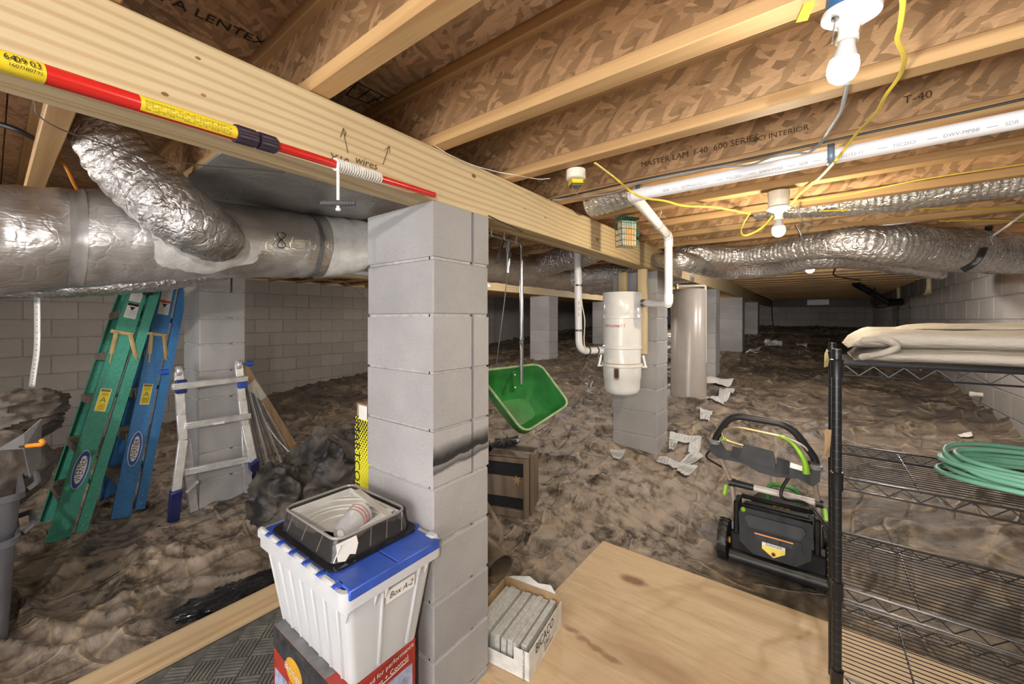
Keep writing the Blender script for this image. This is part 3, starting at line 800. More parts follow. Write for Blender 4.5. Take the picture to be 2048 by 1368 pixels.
# ------------------------------------------------------------------ step ladders
def stepladder(name, label, m, md, b0, t0, width0, width1, zt, steps, seed, marks):
    root = thing(name, label, 'ladder', b0)
    u = (t0 - b0).normalized(); L = (zt - b0.z) / u.z
    wv = Vector((-1, 0, 0)); wv = (wv - u * wv.dot(u)).normalized()
    n = wv.cross(u).normalized()
    if n.y > 0: n = -n                                   # n points to the step side
    def rail(side, wdt, off, L0, L1, nm):
        b = MB()
        a = b0 + n * off + (wv * width0 if side else Vector((0, 0, 0)))
        e = b0 + u * L + n * off + (wv * (width1 + (width0 - width1) * .5) if side else wv * ((width0 - width1) * .5))
        uu = (e - a).normalized(); p, q = a + uu * L0, a + uu * L1
        out = -wv if not side else wv
        b.bar(p, q, .004, wdt, up=n)
        for s_ in (-1, 1):
            o_ = n * (wdt / 2 - .002) * s_ - out * .014
            b.bar(p + o_, q + o_, .030, .004, up=n)
        return b.build(nm, m, root, smooth=0), a, uu, out
    # bottom ends cut to the floor
    r1, a1, u1, o1 = rail(0, .105, 0, .02, L, 'front_rail')
    r2, a2, u2, o2 = rail(1, .105, 0, .02, L, 'front_rail')
    r3, a3, u3, o3 = rail(0, .056, -.098, .06, L * .985, 'rear_rail')
    r4, a4, u4, o4 = rail(1, .056, -.098, .06, L * .985, 'rear_rail')
    for k in range(steps):
        h = .30 + .305 * k
        if h > L - .1: break
        p, q = a1 + u1 * (h / u1.z), a2 + u2 * (h / u2.z)
        d_ = Vector((0, -1, 0)); p = p + d_ * .012; q = q + d_ * .012
        b = MB(); b.bar(p + wv * .004, q - wv * .004, .006, .105, up=(0, 1, 0))
        for s_ in (-.05, .05): b.bar(p + d_ * s_ - Vector((0, 0, .024)) + wv * .004, q + d_ * s_ - Vector((0, 0, .024)) - wv * .004, .050, .005, up=(0, 1, 0))
        for s_ in (-.024, -.008, .008, .024): b.bar(p + d_ * s_ + Vector((0, 0, .004)) + wv * .01, q + d_ * s_ + Vector((0, 0, .004)) - wv * .01, .004, .003, up=(0, 1, 0))
        b.build('step', md, root, smooth=0)
    for h in (.35, .95, 1.5): MB().bar(a3 + u3 * h, a4 + u4 * h, .03, .025, up=n).build('rear_brace', m, root, smooth=0)
    MB().bar(b0 + u * (L - .01) + wv * (-.03) + n * -.05, b0 + u * (L - .01) + wv * (width0 + .02) + n * -.05, .14, .05, up=n, bev=.008).build('top_cap', M['black'], root)
    # stickers on the outside of the near rail
    face = lambda s_: a1 + u1 * s_ + o1 * .0025
    x_, y_ = u1, o1.cross(u1)
    for kind, s_ in marks:
        c_ = face(s_)
        if kind == 'oval':
            panel(c_, x_, y_, .25, .074, 'paper', root, 'badge', .001, r='oval'); panel(c_, x_, y_, .242, .066, 'badgeblue', root, 'badge', .0016, r='oval')
            panel(c_, x_, y_, .180, .046, 'paper', root, 'badge', .0022, r='oval')
            text('WERNER', c_, x_, y_, .050, 'ink', root, off=.0028, width=.74)
        if kind == 'yellow':
            panel(c_, x_, y_, .155, .056, 'paper', root, 'sticker', .001); panel(c_, x_, y_, .148, .050, 'yellow', root, 'sticker', .0016)
            panel(c_ + u1 * .066, x_, y_, .014, .048, 'ink', root, 'sticker', .002)
            text('WARNING', c_ + u1 * .066, -y_, x_, .010, 'yellow', root, off=.0026)
            text('A', c_ + u1 * .0, -y_, x_, .05, 'badgegreen', root, off=.0022)
            b = MB()
            for r_ in (.048, .040, .032, -.03, -.038, -.046, -.054, -.062): b.bar(c_ + u1 * r_ - y_ * .019 + o1 * .0022, c_ + u1 * r_ + y_ * random.uniform(.012, .019) + o1 * .0022, .0025, .0006, up=o1)
            b.build('fine_print', M['brownink'], root, smooth=0, kind='stuff')
        if kind in ('white', 'warn'):
            ln = .20 if kind == 'white' else .115
            panel(c_, x_, y_, ln, .066, 'paper', root, 'sticker', .0012)
            b = MB()
            for r_ in np.arange(-ln / 2 + .01, ln / 2 - (.01 if kind == 'white' else .05), .008): b.bar(c_ + u1 * r_ - y_ * .028 + o1 * .0016, c_ + u1 * r_ + y_ * random.uniform(.005, .028) + o1 * .0016, .0018, .0005, up=o1)
            b.build('fine_print', M['greycable'], root, smooth=0, kind='stuff')
            if kind == 'warn':
                panel(c_ + u1 * .046, x_, y_, .020, .062, 'warnred' if seed else 'ink', root, 'sticker', .0018)
                B = basis(c_ + u1 * .016, -y_, x_)
                MB().prism([(-.016, .012), (.016, .012), (0, -.016)], .0018, .0022, B).build('pictogram', M['ink'], root, smooth=0)
        if kind == 'bracket':
            # hinge plate and the two folded spreader bars
            pl = c_ - u1 * .0
            MB().bar(pl - y_ * .05 + o1 * .006, pl + y_ * .075 + o1 * .006, .026, .006, up=o1, bev=.002).build('hinge_plate', M['brass'], root)
            dn = Vector((0, 0, -1))
            for k, (off, lean, ln) in enumerate(((.045, .20, .23), (-.03, -.22, .20))):
                st_ = pl - y_ * off * -1 * (1 if not seed else 1) + o1 * .010
                dv = (dn + Vector((0, 1, 0)) * (-lean if k == 0 else -lean) * (.8 if not seed else .35)).normalized()
                b = MB(); b.bar(st_, st_ + dv * ln, .026, .006, up=o1, bev=.002); b.bar(st_ + o1 * .006, st_ + dv * ln + o1 * .006, .010, .005, up=o1, bev=.001)
                b.lathe([(.005, 0), (.005, .014), (0, .016)], n=10, M=basis(st_ + dv * (ln - .014), Vector((0, 1, 0)), Vector((0, 0, 1))))
                b.build('spreader_bar', M['brass'], root)
    for h in (.10, .16):
        b = MB(); c_ = a3 + u3 * h + o3 * .002
        b.lathe([(.006, 0), (.005, .004), (0, .005)], n=10, M=basis(c_, u3, o3.cross(u3))); b.build('rivet', M['steel'], root)
    return root
M['lgreen'] = plain('teal green fibreglass', (.055, .33, .235), .45, var=.10, scale=60, bump=.15)
M['lblue'] = plain('blue fibreglass', (.045, .20, .46), .45, var=.10, scale=60, bump=.15)
M['tread'] = plain('dusty ladder tread', (.30, .26, .215), .6, .3, var=.2)
M['badgeblue'] = plain('badge blue', (.03, .09, .38), .4); M['badgegreen'] = plain('badge green', (.07, .20, .12), .5)
M['warnred'] = plain('warning orange red', (.55, .11, .04), .5)
gb = onZ(113, 1090, 0.0); gt = onX(277, 590, -3.965)
stepladder('step_ladder', 'green fibreglass step ladder folded and leaning beside the blue one', M['lgreen'], M['tread'], gb, gt, .52, .38, 1.73, 7, 0,
           [('oval', .46), ('yellow', .92), ('bracket', 1.40), ('warn', 1.57), ('white', 1.74)])
bb = onZ(240, 1042, .0); bt = onX(337, 590, -4.08)
stepladder('step_ladder', 'blue fibreglass step ladder folded against the pier', M['lblue'], M['tread'], bb, bt, .52, .40, 1.80, 7, 1,
           [('oval', .50), ('yellow', .90), ('bracket', 1.36), ('warn', 1.58), ('white', 1.74)])

# ------------------------------------------------------------------ aluminium multi-position ladder
al = thing('multi_position_ladder', 'short aluminium folding ladder with blue locks in front of the block pier', 'ladder', (-3.45, 1.0, .05))
def lp(px, py, X): return onX(px, py, X)
LT, LB = lp(357, 745, -3.55), onZ(347, 975, .24)
RT, RB = lp(478, 730, -3.55), onZ(500, 935, .24)
fx = Vector((1, 0, 0))
outL = [lp(357, 742, -3.56), lp(362, 830, -3.53), lp(366, 880, -3.51), lp(352, 985, -3.46)]
outR = [lp(477, 728, -3.56), lp(484, 800, -3.53), lp(490, 850, -3.51), lp(507, 925, -3.46)]
for r in (outL, outR):
    b = MB()
    for p, q in zip(r, r[1:]): b.bar(p, q, .052, .026, up=fx, bev=.003)
    b.build('outer_rail', M['alu'], al)
for p, q in ((lp(371, 880, -3.53), onZ(388, 1022, .04)), (lp(489, 850, -3.53), onZ(498, 990, .055))):
    MB().bar(p, q, .052, .024, up=fx, bev=.003).build('inner_rail', M['alu'], al)
for p, q in ((outL[-1], onZ(346, 1042, .028)), (outR[-1], onZ(511, 962, .07))):
    MB().bar(p + (p - q).normalized() * .02, q, .066, .04, up=fx, bev=.006).build('foot', M['navy'], al)
for (p, q, ext) in (((362, 772), (486, 758), -.05), ((370, 852), (492, 833), 0), ((366, 945), (500, 918), 0)):
    a, c_ = lp(*p, -3.50), lp(*q, -3.50); dv = (c_ - a).normalized()
    b = MB(); b.bar(a + dv * ext, c_ + dv * .03, .045, .04, up=fx, bev=.006)
    for k in (-.014, 0, .014): b.bar(a + dv * ext + Vector((.021, 0, k)), c_ + dv * .03 + Vector((.021, 0, k)), .003, .004, up=(0, 0, 1))
    b.build('rung', M['alu'], al)
for p in ((362, 766), (362, 780), (485, 770)):
    c_ = lp(*p, -3.51); MB().bar(c_ - Vector((0, 0, .022)), c_ + Vector((0, 0, .022)), .062, .04, up=fx, bev=.005).build('lock_collar', M['royal'] if p[0] > 400 else M['navy'], al)
for p, s_ in ((357, 742), -1), ((477, 729), 1):
    c_ = lp(*p, -3.54); yv = Vector((0, 1, 0)) * s_
    MB().lathe([(.03, -.014), (.034, -.008), (.034, .008), (.03, .014)], n=20, M=basis(c_, (0, 0, 1), (1, 0, 0)) if s_ > 0 else basis(c_, (1, 0, 0), (0, 0, 1))).build('hinge', M['alu'], al)
    MB().tube([c_, c_ + yv * .07], .007, 10).build('lock_pin', M['steel'], al)
    MB().tube([c_ + yv * .055, c_ + yv * .10], .021, 16).build('lock_knob', M['royal'], al)
for p, q in (((372, 985), (396, 962)), ((484, 930), (503, 948))):
    MB().bar(lp(*p, -3.47), lp(*q, -3.49), .02, .006, up=fx).build('brace', M['alu'], al)
panel(lp(438, 846, -3.474), (0, 1, -.02), (0, 0, 1), .07, .016, 'paper', al, 'sticker'); 

# strips and boards leaning behind it
M['galv2'] = plain('galvanised trim', (.52, .53, .55), .38, .7, var=.12); M['paintwhite'] = plain('white painted wood', (.78, .76, .72), .5)
M['ply_edge'] = wood('thin pale board', (.62, .42, .26), (.45, .28, .15), 'Z', 40)
tops = [(487, 775), (490, 778), (493, 775), (497, 780), (501, 784), (505, 786), (509, 792), (514, 796), (519, 800), (524, 806)]
bots = [(517, 952), (524, 950), (531, 947), (540, 943), (548, 940), (556, 936), (564, 931), (570, 925), (577, 918), (583, 911)]
ORD = ('nearest', 'second', 'third', 'fourth', 'fifth', 'sixth', 'seventh', 'eighth', 'ninth', 'farthest')
for i, (p, q) in enumerate(zip(tops, bots)):
    a, e = onX(*p, -3.60 - .008 * i), onZ(*q, .11 + .006 * i)
    s_ = MB().bar(a, e, .004, .022, up=(1, .3, 0)).build('metal_strip', M['galv2'] if i % 3 else M['paintwhite'])
    tag(s_, ('pale' if i % 3 == 0 else 'grey') + ' thin edging strip, ' + ORD[i] + ' from the aluminium ladder in the leaning fan', 'strip', 'edging strips behind the aluminium ladder')
a, e = onX(486, 735, -3.66), onZ(586, 893, .20)
tag(MB().bar(a, e, .078, .012, up=(1, .2, 0), bev=.002).build('wooden_board', M['ply_edge']), 'long pale wooden board at the outside of the leaning strips', 'board')
a, e = onX(484, 742, -3.68), onZ(545, 820, .5)
tag(MB().bar(a, onX(524, 800, -3.78), .09, .006, up=(1, .2, 0)).build('wooden_board', M['paintwhite']), 'short white board between the leaning strips and the wooden board', 'board')
tag(MB().tube(smoothpath([onX(512, 775, -3.72), W(538, 855, 3.4), W(585, 912, 3.3)], 6), .004, 6).build('cord', M['rope']), 'thin cord hanging from the leaning boards to the dark bags', 'cord')

# ------------------------------------------------------------------ dark bags
def cloth(name, col, rough, dust=(.2, .165, .13), amt=.6):
    t = NT(name); c = t.co(); n = t.noise(c, 6, 6); n2 = t.noise(c, 26, 5, .6)
    t.P(Base_Color=t.mix(t.ramp(n, [(.40, 0), (.68, amt)]), col, dust), Roughness=t.ramp(n, [(.35, rough), (.7, .75)])).bump(n2, .5, .012); return t.m
M['bag'] = cloth('dusty black bag', (.022, .021, .022), .42); M['bag2'] = cloth('dusty brown tarp', (.075, .062, .055), .5); M['greyvinyl'] = plain('grey vinyl', (.17, .165, .17), .45, var=.15)
c_ = W(655, 940, 3.15); tag(blob((c_.x, c_.y, .21), (.36, .30, .34), 3, .22, .16, M['bag'], 'garment_bag', zmin=gz(c_.x, c_.y) + .0), 'large dusty dark fabric bag slumped behind the clear tote', 'bag')
c_ = W(572, 975, 2.95); tag(blob((c_.x, c_.y, .14), (.27, .22, .22), 9, .2, .16, M['bag'], 'garment_bag', zmin=gz(c_.x, c_.y)), 'smaller black fabric bag with a rigid edge beside the aluminium ladder foot', 'bag')
c_ = W(655, 985, 2.62); tag(blob((c_.x, c_.y, .13), (.27, .18, .17), 15, .18, .12, M['bag'], 'garment_bag', zmin=gz(c_.x, c_.y)), 'brown dusted bag lying in front of the slumped bags', 'bag')

c_ = onZ(478, 1188, .03); M['blackfilm'] = plain('shiny black film', (.016, .016, .018), .16, var=.2)
tag(blob((c_.x - .05, c_.y, .012), (.085, .26, .035), 33, .22, .30, M['blackfilm'], 'plastic_fold', zmin=.002, rot=-.15), 'crumpled shiny black plastic edge lying against the lumber board', 'plastic')
# ------------------------------------------------------------------ far left: bins and tarps
M['greybin'] = plain('grey bin plastic', (.135, .135, .15), .35, var=.1)
def bin_(x1, y1, zt, zb, wx, wy, label):
    r = thing('storage_bin', label, 'bin', (x1 - wx / 2, y1 - wy / 2, zb), 'stacked grey storage bins')
    tp = .06
    o = [(x1 - wx, y1 - wy), (x1, y1 - wy), (x1, y1), (x1 - wx, y1)]; cx_, cy_ = x1 - wx / 2, y1 - wy / 2
    def ring(k, z, rr=.05):
        out = []
        for (x, y), a0 in zip(o, (math.pi, 1.5 * math.pi, 0, .5 * math.pi)):
            ix = x + (rr if x < cx_ else -rr); iy = y + (rr if y < cy_ else -rr)
            for i in range(6):
                a = a0 + math.pi / 2 * i / 5; out.append(Vector((cx_ + (ix + rr * math.cos(a) - cx_) * k, cy_ + (iy + rr * math.sin(a) - cy_) * k, z)))
        return out
    b = MB(); rings = [ring(.86, zb), ring(.96, zt - .03), ring(1.03, zt - .03), ring(1.03, zt), ring(.985, zt), ring(.95, zt - .015), ring(.85, zb + .01)]
    n = len(rings[0]); b.add([p for q in rings for p in q], [(j * n + i, j * n + (i + 1) % n, (j + 1) * n + (i + 1) % n, (j + 1) * n + i) for j in range(len(rings) - 1) for i in range(n)] + [tuple(range(n - 1, -1, -1)), tuple((len(rings) - 1) * n + i for i in range(n))])
    b.build('tub', M['greybin'], r)
    MB().tube(bend([(x1 + .012, y1 - wy * .7, zt - .02), (x1 + .055, y1 - wy * .62, zt + .005), (x1 + .055, y1 - wy * .38, zt + .005), (x1 + .012, y1 - wy * .3, zt - .02)], .03), .012, 8).build('handle', M['greybin'], r)
    MB().tube(bend([(x1 - .10, y1 + .012, zt - .02), (x1 - .14, y1 + .05, zt + .0), (x1 - .34, y1 + .05, zt + .0), (x1 - .38, y1 + .012, zt - .02)], .03), .012, 8).build('handle', M['greybin'], r)
    return r
c_ = W(38, 1075, 1.80)
bin_(c_.x, c_.y, c_.z, .0, .55, .42, 'lower grey plastic storage bin of the stack at the far left')
c2 = W(48, 985, 1.86)
bin_(c2.x, c2.y, c2.z, c_.z - .12, .50, .40, 'upper grey plastic storage bin nested in the stack at the far left')
c_ = W(0, 945, 2.1); tag(blob((c_.x - .04, c_.y - .02, c_.z), (.17, .22, .20), 21, .10, .08, M['bag2'], 'tarp_bundle', rot=.5), 'brown dusty tarp bundle piled on the grey storage bins', 'tarp')
c_ = W(28, 832, 2.3)
ho = blob((c_.x - .03, c_.y, c_.z), (.20, .22, .15), 27, .12, .16, M['bag2'], 'tarp_bundle', rot=.9); tag(ho, 'dark open mouthed tarp bag on top of the grey pile', 'tarp')
b = MB(); g = [W(-10, 902, 1.82), W(46, 868, 1.9), W(81, 838, 1.98), W(79, 925, 1.98), W(58, 955, 1.94), W(46, 898, 1.88)]
b.add(g, [(0, 1, 5), (1, 2, 3, 4, 5)]); s_ = b.build('vinyl_sheet', M['greyvinyl'], smooth=0); s_.modifiers.new('t', 'SOLIDIFY').thickness = .006
tag(s_, 'stiff grey vinyl sheet sticking out of the pile by the orange hook', 'sheet')
hk = thing('rubber_hook', 'orange coated hook sticking out of the grey pile', 'hook', W(60, 890, 2.05))
pts = [W(40, 893, 1.86), W(55, 892, 1.85), W(72, 890, 1.84), W(83, 889, 1.84), W(86, 884, 1.84), W(82, 880, 1.84)]
MB().tube(smoothpath(pts[:3], 4), .006, 8).build('shank', M['steel'], hk)
MB().tube(smoothpath(pts[1:], 5), .010, 10).build('coating', M['orange'], hk)

# ------------------------------------------------------------------ near floor: border board, mat
bd = MB().box((-2.305, -1.2, .0), (-2.185, 1.35, .042), .005).build('border_board', M['board']); tag(bd, 'long pale lumber board edging the rubber mat', 'board')
bd = MB().box((-2.182, -1.2, .0), (-2.150, 1.35, .022), .003).build('border_strip', M['board']); tag(bd, 'narrow pale strip between the lumber board and the rubber mat', 'board')
M['rubber'] = plain('grey green rubber mat', (.10, .098, .088), .85, var=.25, scale=18)
M['rubber2'] = plain('rubber ribs', (.155, .150, .132), .85, var=.25, scale=14)
mat_ = MB().box((-2.14, -.9, .0), (-1.30, 1.0, .006)).build('rubber_mat', M['rubber'], smooth=0); tag(mat_, 'ribbed rubber floor mat with a basket weave pattern', 'mat')
b = MB(); cs_ = .098; r2 = math.sqrt(.5)
for i in range(-14, 15):
    for j in range(-14, 15):
        for k in range(6):
            t_ = (k + .5) / 6 * cs_
            if (i + j) % 2: p0_, p1_ = (i * cs_ + .004, j * cs_ + t_), (i * cs_ + cs_ - .004, j * cs_ + t_)
            else: p0_, p1_ = (i * cs_ + t_, j * cs_ + .004), (i * cs_ + t_, j * cs_ + cs_ - .004)
            q = [((x - y) * r2 - 1.72, (x + y) * r2 + .05) for x, y in (p0_, p1_)]
            if all(-2.12 < x < -1.32 and -.88 < y < .98 for x, y in q): b.bar((*q[0], .0075), (*q[1], .0075), .0085, .004)
b.build('ribs', M['rubber2'], mat_, smooth=0, kind='stuff')
# ------------------------------------------------------------------ yellow flooring carton behind the near pier
M['yellowbox'] = plain('yellow carton print', (.74, .68, .03), .45, var=.05); M['kraft'] = plain('brown card', (.42, .28, .15), .8, var=.1)
ct = thing('flooring_carton', 'tall narrow yellow carton printed SMARTCORE standing behind the near pier', 'carton', (-1.54, 1.02, 0))
MB().box((-1.60, .965, .012), (-1.462, 1.10, 1.03), .003).build('box', M['yellowbox'], ct, smooth=0)
MB().box((-1.594, .971, 1.03), (-1.468, 1.094, 1.088), .003).build('torn_top', M['kraft'], ct, smooth=0)
panel((-1.535, .9645, 1.055), (1, 0, 0), (0, 0, 1), .06, .06, 'paper', ct, 'white_flap')
text('SMARTCORE', (-1.582, .965, .86), (0, 0, -1), (1, 0, 0), .060, 'ink', ct, width=1.05)
text('SMARTCORE', (-1.6, 1.03, .80), (0, 0, -1), (0, -1, 0), .060, 'ink', ct, width=1.05)
b = MB()
for i in range(26):
    z = 1.015 - i * .0105
    for j in range(7):
        x = -1.594 + j * .019 + (.0095 if i % 2 else 0)
        r_ = .0062 * max(.15, 1 - i / 28)
        if -1.597 < x < -1.466: b.lathe([(r_, 0), (r_, .0006)], n=8, M=basis((x, .9648, z), (1, 0, 0), (0, 0, 1)))
b.build('dots', M['ink'], ct, smooth=0, kind='stuff')

# ------------------------------------------------------------------ red tool carton and the clear tote on it
M['cartonred'] = plain('red carton print', (.36, .035, .022), .5, var=.15); M['cartonblack'] = plain('black carton print', (.045, .045, .05), .5, var=.35, scale=25)
M['cartongrey'] = plain('worn grey carton top', (.20, .20, .205), .6, var=.3, scale=14); M['tan'] = plain('tan disc print', (.45, .36, .20), .6); M['amber'] = plain('amber print', (.70, .36, .03), .5)
M['denim'] = plain('pale blue print', (.36, .40, .55), .6, var=.25, scale=30); M['skin'] = plain('brown print', (.38, .17, .08), .6)
rb = thing('tool_carton', 'red and black printed carton under the clear tote', 'carton', (-1.28, .73, .006))
x0, x1, y0, y1, zt = -1.505, -1.062, .600, .862, .384
MB().box((x0, y0, .007), (x1, y1, zt), .003).build('box', M['cartonred'], rb, smooth=0)
MB().box((x0 + .001, y0 + .001, zt), (x1 - .05, y1 - .001, zt + .0012)).build('top_flap', M['cartongrey'], rb, smooth=0)
MB().box((x1 - .09, y0 + .0, zt), (x1, y1, zt + .002)).build('red_flap', M['cartonred'], rb, smooth=0)
MB().prism([(x0, zt - .001), (x0, zt - .072), (x0 + .12, zt - .085), (x1 - .10, zt - .12), (x1 - .06, zt - .001)], 0, .001, basis((0, y0 - .0002, 0), (1, 0, 0), (0, 0, 1))).build('black_band', M['cartonblack'], rb, smooth=0)
panel((x0 + .17, y0 + .10, zt + .0012), (1, 0, 0), (0, 1, 0), .10, .10, 'tan', rb, 'disc', .0006, r='oval')
text('Lathe', (x0 + .20, y0 + .075, zt + .0018), (1, -.2, 0), (.2, 1, 0), .035, 'ink', rb)
panel((x0 + .155, y0 - .0012, zt - .085), (1, 0, -.1), (.1, 0, 1), .115, .085, 'amber', rb, 'emblem', .0006, r='oval')
text('BROTHERS', (x0 + .155, y0 - .0018, zt - .092), (1, 0, -.12), (.12, 0, 1), .032, 'paper', rb, width=.8)
panel((x0 + .06, y0 - .0002, zt - .20), (1, 0, 0), (0, 0, 1), .09, .12, 'denim', rb, 'picture')
for k in range(3): MB().bar((x0 + .12, y0 - .001, zt - .13 - .02 * k), (x0 + .22, y0 - .001, zt - .20 - .02 * k), .005, .001, up=(0, 1, 0)).build('stripe', M['amber'] if k != 1 else M['paper'], rb, smooth=0)
panel((x1 + .0002, y1 - .075, zt - .165), (0, 1, 0), (0, 0, 1), .12, .19, 'denim', rb, 'picture')
panel((x1 + .0015, y1 - .115, zt - .18), (0, 1, .2), (0, -.2, 1), .035, .10, 'skin', rb, 'picture', .0006, r='oval')
panel((x1 + .0015, y1 - .060, zt - .16), (0, 1, .2), (0, -.2, 1), .05, .10, 'paper', rb, 'picture', .0006, r='oval')
text('Fine tuned for performance', (x1 + .0006, y0 + .135, zt - .02), (0, 1, .10), (0, -.1, 1), .021, 'paper', rb)
text('Movement + Control', (x1 + .0006, y0 + .135, zt - .047), (0, 1, .10), (0, -.1, 1), .022, 'paper', rb)
MB().bar((x1 + .001, y0 + .03, zt - .066), (x1 + .001, y1 - .03, zt - .05), .002, .001, up=(1, 0, 0)).build('rule', M['paper'], rb, smooth=0)

t = NT('frosted clear plastic'); t.P(Base_Color=(.86, .87, .88), Roughness=.32, Transmission_Weight=.42, IOR=1.2, Subsurface_Weight=.0); M['frost'] = t.m
t.bump(t.noise(t.co(), 4, 3), .15, .01)
tx0, tx1, ty0, ty1, tz0, tz1 = -1.568, -1.002, .572, .930, .388, .708
tote = thing('storage_tote', 'frosted clear storage tote with a blue hinged lid on the red carton', 'tote', (-1.285, .75, tz0))
b = MB(); tp = .045
def tr(z):   # taper ring
    k = (z - tz0) / (tz1 - tz0); e = tp * (1 - k) + .016
    return tx0 + e, tx1 - e, ty0 + e, ty1 - e
A_ = tr(tz0); B_ = tr(tz1 - .05)
def rr(q, z, r=.02):
    out = []
    for (cx_, cy_, a0) in ((q[0] + r, q[2] + r, math.pi), (q[1] - r, q[2] + r, 1.5 * math.pi), (q[1] - r, q[3] - r, 0), (q[0] + r, q[3] - r, .5 * math.pi)):
        for i in range(5):
            a = a0 + math.pi / 2 * i / 4; out.append(Vector((cx_ + r * math.cos(a), cy_ + r * math.sin(a), z)))
    return out
rings = [rr(A_, tz0), rr(B_, tz1 - .05), rr((tx0, tx1, ty0, ty1), tz1 - .05, .03), rr((tx0, tx1, ty0, ty1), tz1, .03), rr((tx0 + .012, tx1 - .012, ty0 + .012, ty1 - .012), tz1, .03), rr((B_[0] + .004, B_[1] - .004, B_[2] + .004, B_[3] - .004), tz1 - .04), rr((A_[0] + .006, A_[1] - .006, A_[2] + .006, A_[3] - .006), tz0 + .006)]
n = len(rings[0]); b.add([p for q in rings for p in q], [(j * n + i, j * n + (i + 1) % n, (j + 1) * n + (i + 1) % n, (j + 1) * n + i) for j in range(len(rings) - 1) for i in range(n)] + [tuple(range(n - 1, -1, -1)), tuple((len(rings) - 1) * n + i for i in range(n))])
b.build('tub', M['frost'], tote)
for k in range(7):                                                   # ribs on the long side
    f = (k + .35) / 7
    p = Vector((A_[0] + (A_[1] - A_[0]) * f, A_[2] - .004, tz0 + .01)); q = Vector((B_[0] + (B_[1] - B_[0]) * f, B_[2] - .004, tz1 - .05))
    MB().bar(p, q, .012, .012, up=(0, 1, 0), bev=.003).build('rib', M['frost'], tote)
for f in (.36, .80):
    p = Vector((A_[1] + .004, A_[2] + (A_[3] - A_[2]) * f, tz0 + .01)); q = Vector((B_[1] + .004, B_[2] + (B_[3] - B_[2]) * f, tz1 - .05))
    MB().bar(p, q, .010, .010, up=(1, 0, 0), bev=.003).build('rib', M['frost'], tote)
for f in (.05, .30, .40, .74, .82):
    y = ty0 + (ty1 - ty0) * f
    MB().prism([(0, 0), (.016, 0), (.002, -.035), (0, -.035)], 0, .004, basis((tx1 - .016, y, tz1 - .05), (1, 0, 0), (0, 0, 1))).build('gusset', M['frost'], tote, smooth=0)
# contents seen through the frosted walls
MB().box((A_[0] + .03, A_[2] + .03, tz0 + .012), (A_[1] - .03, A_[3] - .03, tz0 + .20), .02).build('contents', plain('pale wrapped contents', (.62, .63, .65), .7, var=.4, scale=6), tote)
lid = MB(); lid.box((tx0 + .014, ty0 + .02, tz1 - .002), (tx1 - .006, (ty0 + ty1) / 2 - .002, tz1 + .006), .003); lid.box((tx0 + .014, (ty0 + ty1) / 2 + .002, tz1 - .002), (tx1 - .006, ty1 - .02, tz1 + .006), .003)
lid.box((tx1 - .010, ty0 + .016, tz1 - .022), (tx1 + .003, ty1 - .016, tz1 + .008), .003)
lo = lid.build('lid', M['royal'], tote)
for k in range(6):
    x = tx0 + .05 + k * .088
    MB().box((x + .008, ty0 + .001, tz1 - .022), (x + .032, ty0 + .03, tz1 + .006), .004).build('tooth', M['royal'], lo)
for k in range(6):
    x = tx0 + .006 + k * .088
    MB().box((x - .012, ty0 + .0005, tz1 - .03), (x + .050, ty0 + .022, tz1 + .007), .007).build('hinge_knuckle', M['frost'], tote)
for k in range(4):
    x = tx1 - .06 - k * .10
    MB().box((x, ty1 - .03, tz1 - .02), (x + .04, ty1 - .002, tz1 + .012), .005).build('hinge_knuckle', M['royal'] if k % 2 else M['frost'], tote)
fy = lambda f: B_[2] + (B_[3] - B_[2]) * f
panel((B_[1] + .001, fy(.57), tz1 - .092), (0, 1, 0), (.05, 0, 1), .105, .040, 'paper', tote, 'label', .0012)
text('Box A-2', (B_[1] + .001, fy(.57), tz1 - .092), (0, 1, 0), (.05, 0, 1), .026, 'ink', tote, off=.003, shear=.3)

# ------------------------------------------------------------------ paint tray with a clear cover
t = NT('smoky clear plastic'); t.P(Base_Color=(.40, .37, .35), Roughness=.06, Transmission_Weight=.93, IOR=1.35); t.bump(t.noise(t.co(), 22, 4, .6), .35, .012); M['smoke'] = t.m
M['blackgloss'] = plain('glossy black plastic', (.012, .012, .014), .12)
ps = thing('paint_tray', 'black paint tray liner with clear sides standing on the blue tote lid', 'tray', (-1.32, .75, tz1 + .006))
q0 = (-1.522, -1.105, .592, .918); z0 = tz1 + .0075
fl_ = MB(); rg = [rr(q0, z0, .04), rr(q0, z0 + .006, .04), rr((q0[0] + .02, q0[1] - .02, q0[2] + .02, q0[3] - .02), z0 + .006, .035), rr((q0[0] + .02, q0[1] - .02, q0[2] + .02, q0[3] - .02), z0, .035)]
n = len(rg[0]); fl_.add([p for q in rg for p in q], [(j * n + i, j * n + (i + 1) % n, ((j + 1) % 4) * n + (i + 1) % n, ((j + 1) % 4) * n + i) for j in range(4) for i in range(n)]); fl_.build('flange', M['blackgloss'], ps)
q1 = (q0[0] + .022, q0[1] - .022, q0[2] + .022, q0[3] - .022); q2 = (q0[0] + .034, q0[1] - .034, q0[2] + .034, q0[3] - .034)
sd = MB(); rg = [rr(q1, z0 + .006, .035), rr(q2, z0 + .072, .035), rr((q2[0] + .003, q2[1] - .003, q2[2] + .003, q2[3] - .003), z0 + .072, .034), rr((q1[0] + .003, q1[1] - .003, q1[2] + .003, q1[3] - .003), z0 + .008, .034)]
sd.add([p for q in rg for p in q], [(j * n + i, j * n + (i + 1) % n, (j + 1) * n + (i + 1) % n, (j + 1) * n + i) for j in range(3) for i in range(n)]); sd.build('clear_side', M['smoke'], ps)
rm = MB(); rm.tube(rr(q2, z0 + .073, .035), .0045, 8, closed=True); rm.build('rim', plain('grey clear rim', (.30, .28, .27), .15), ps)
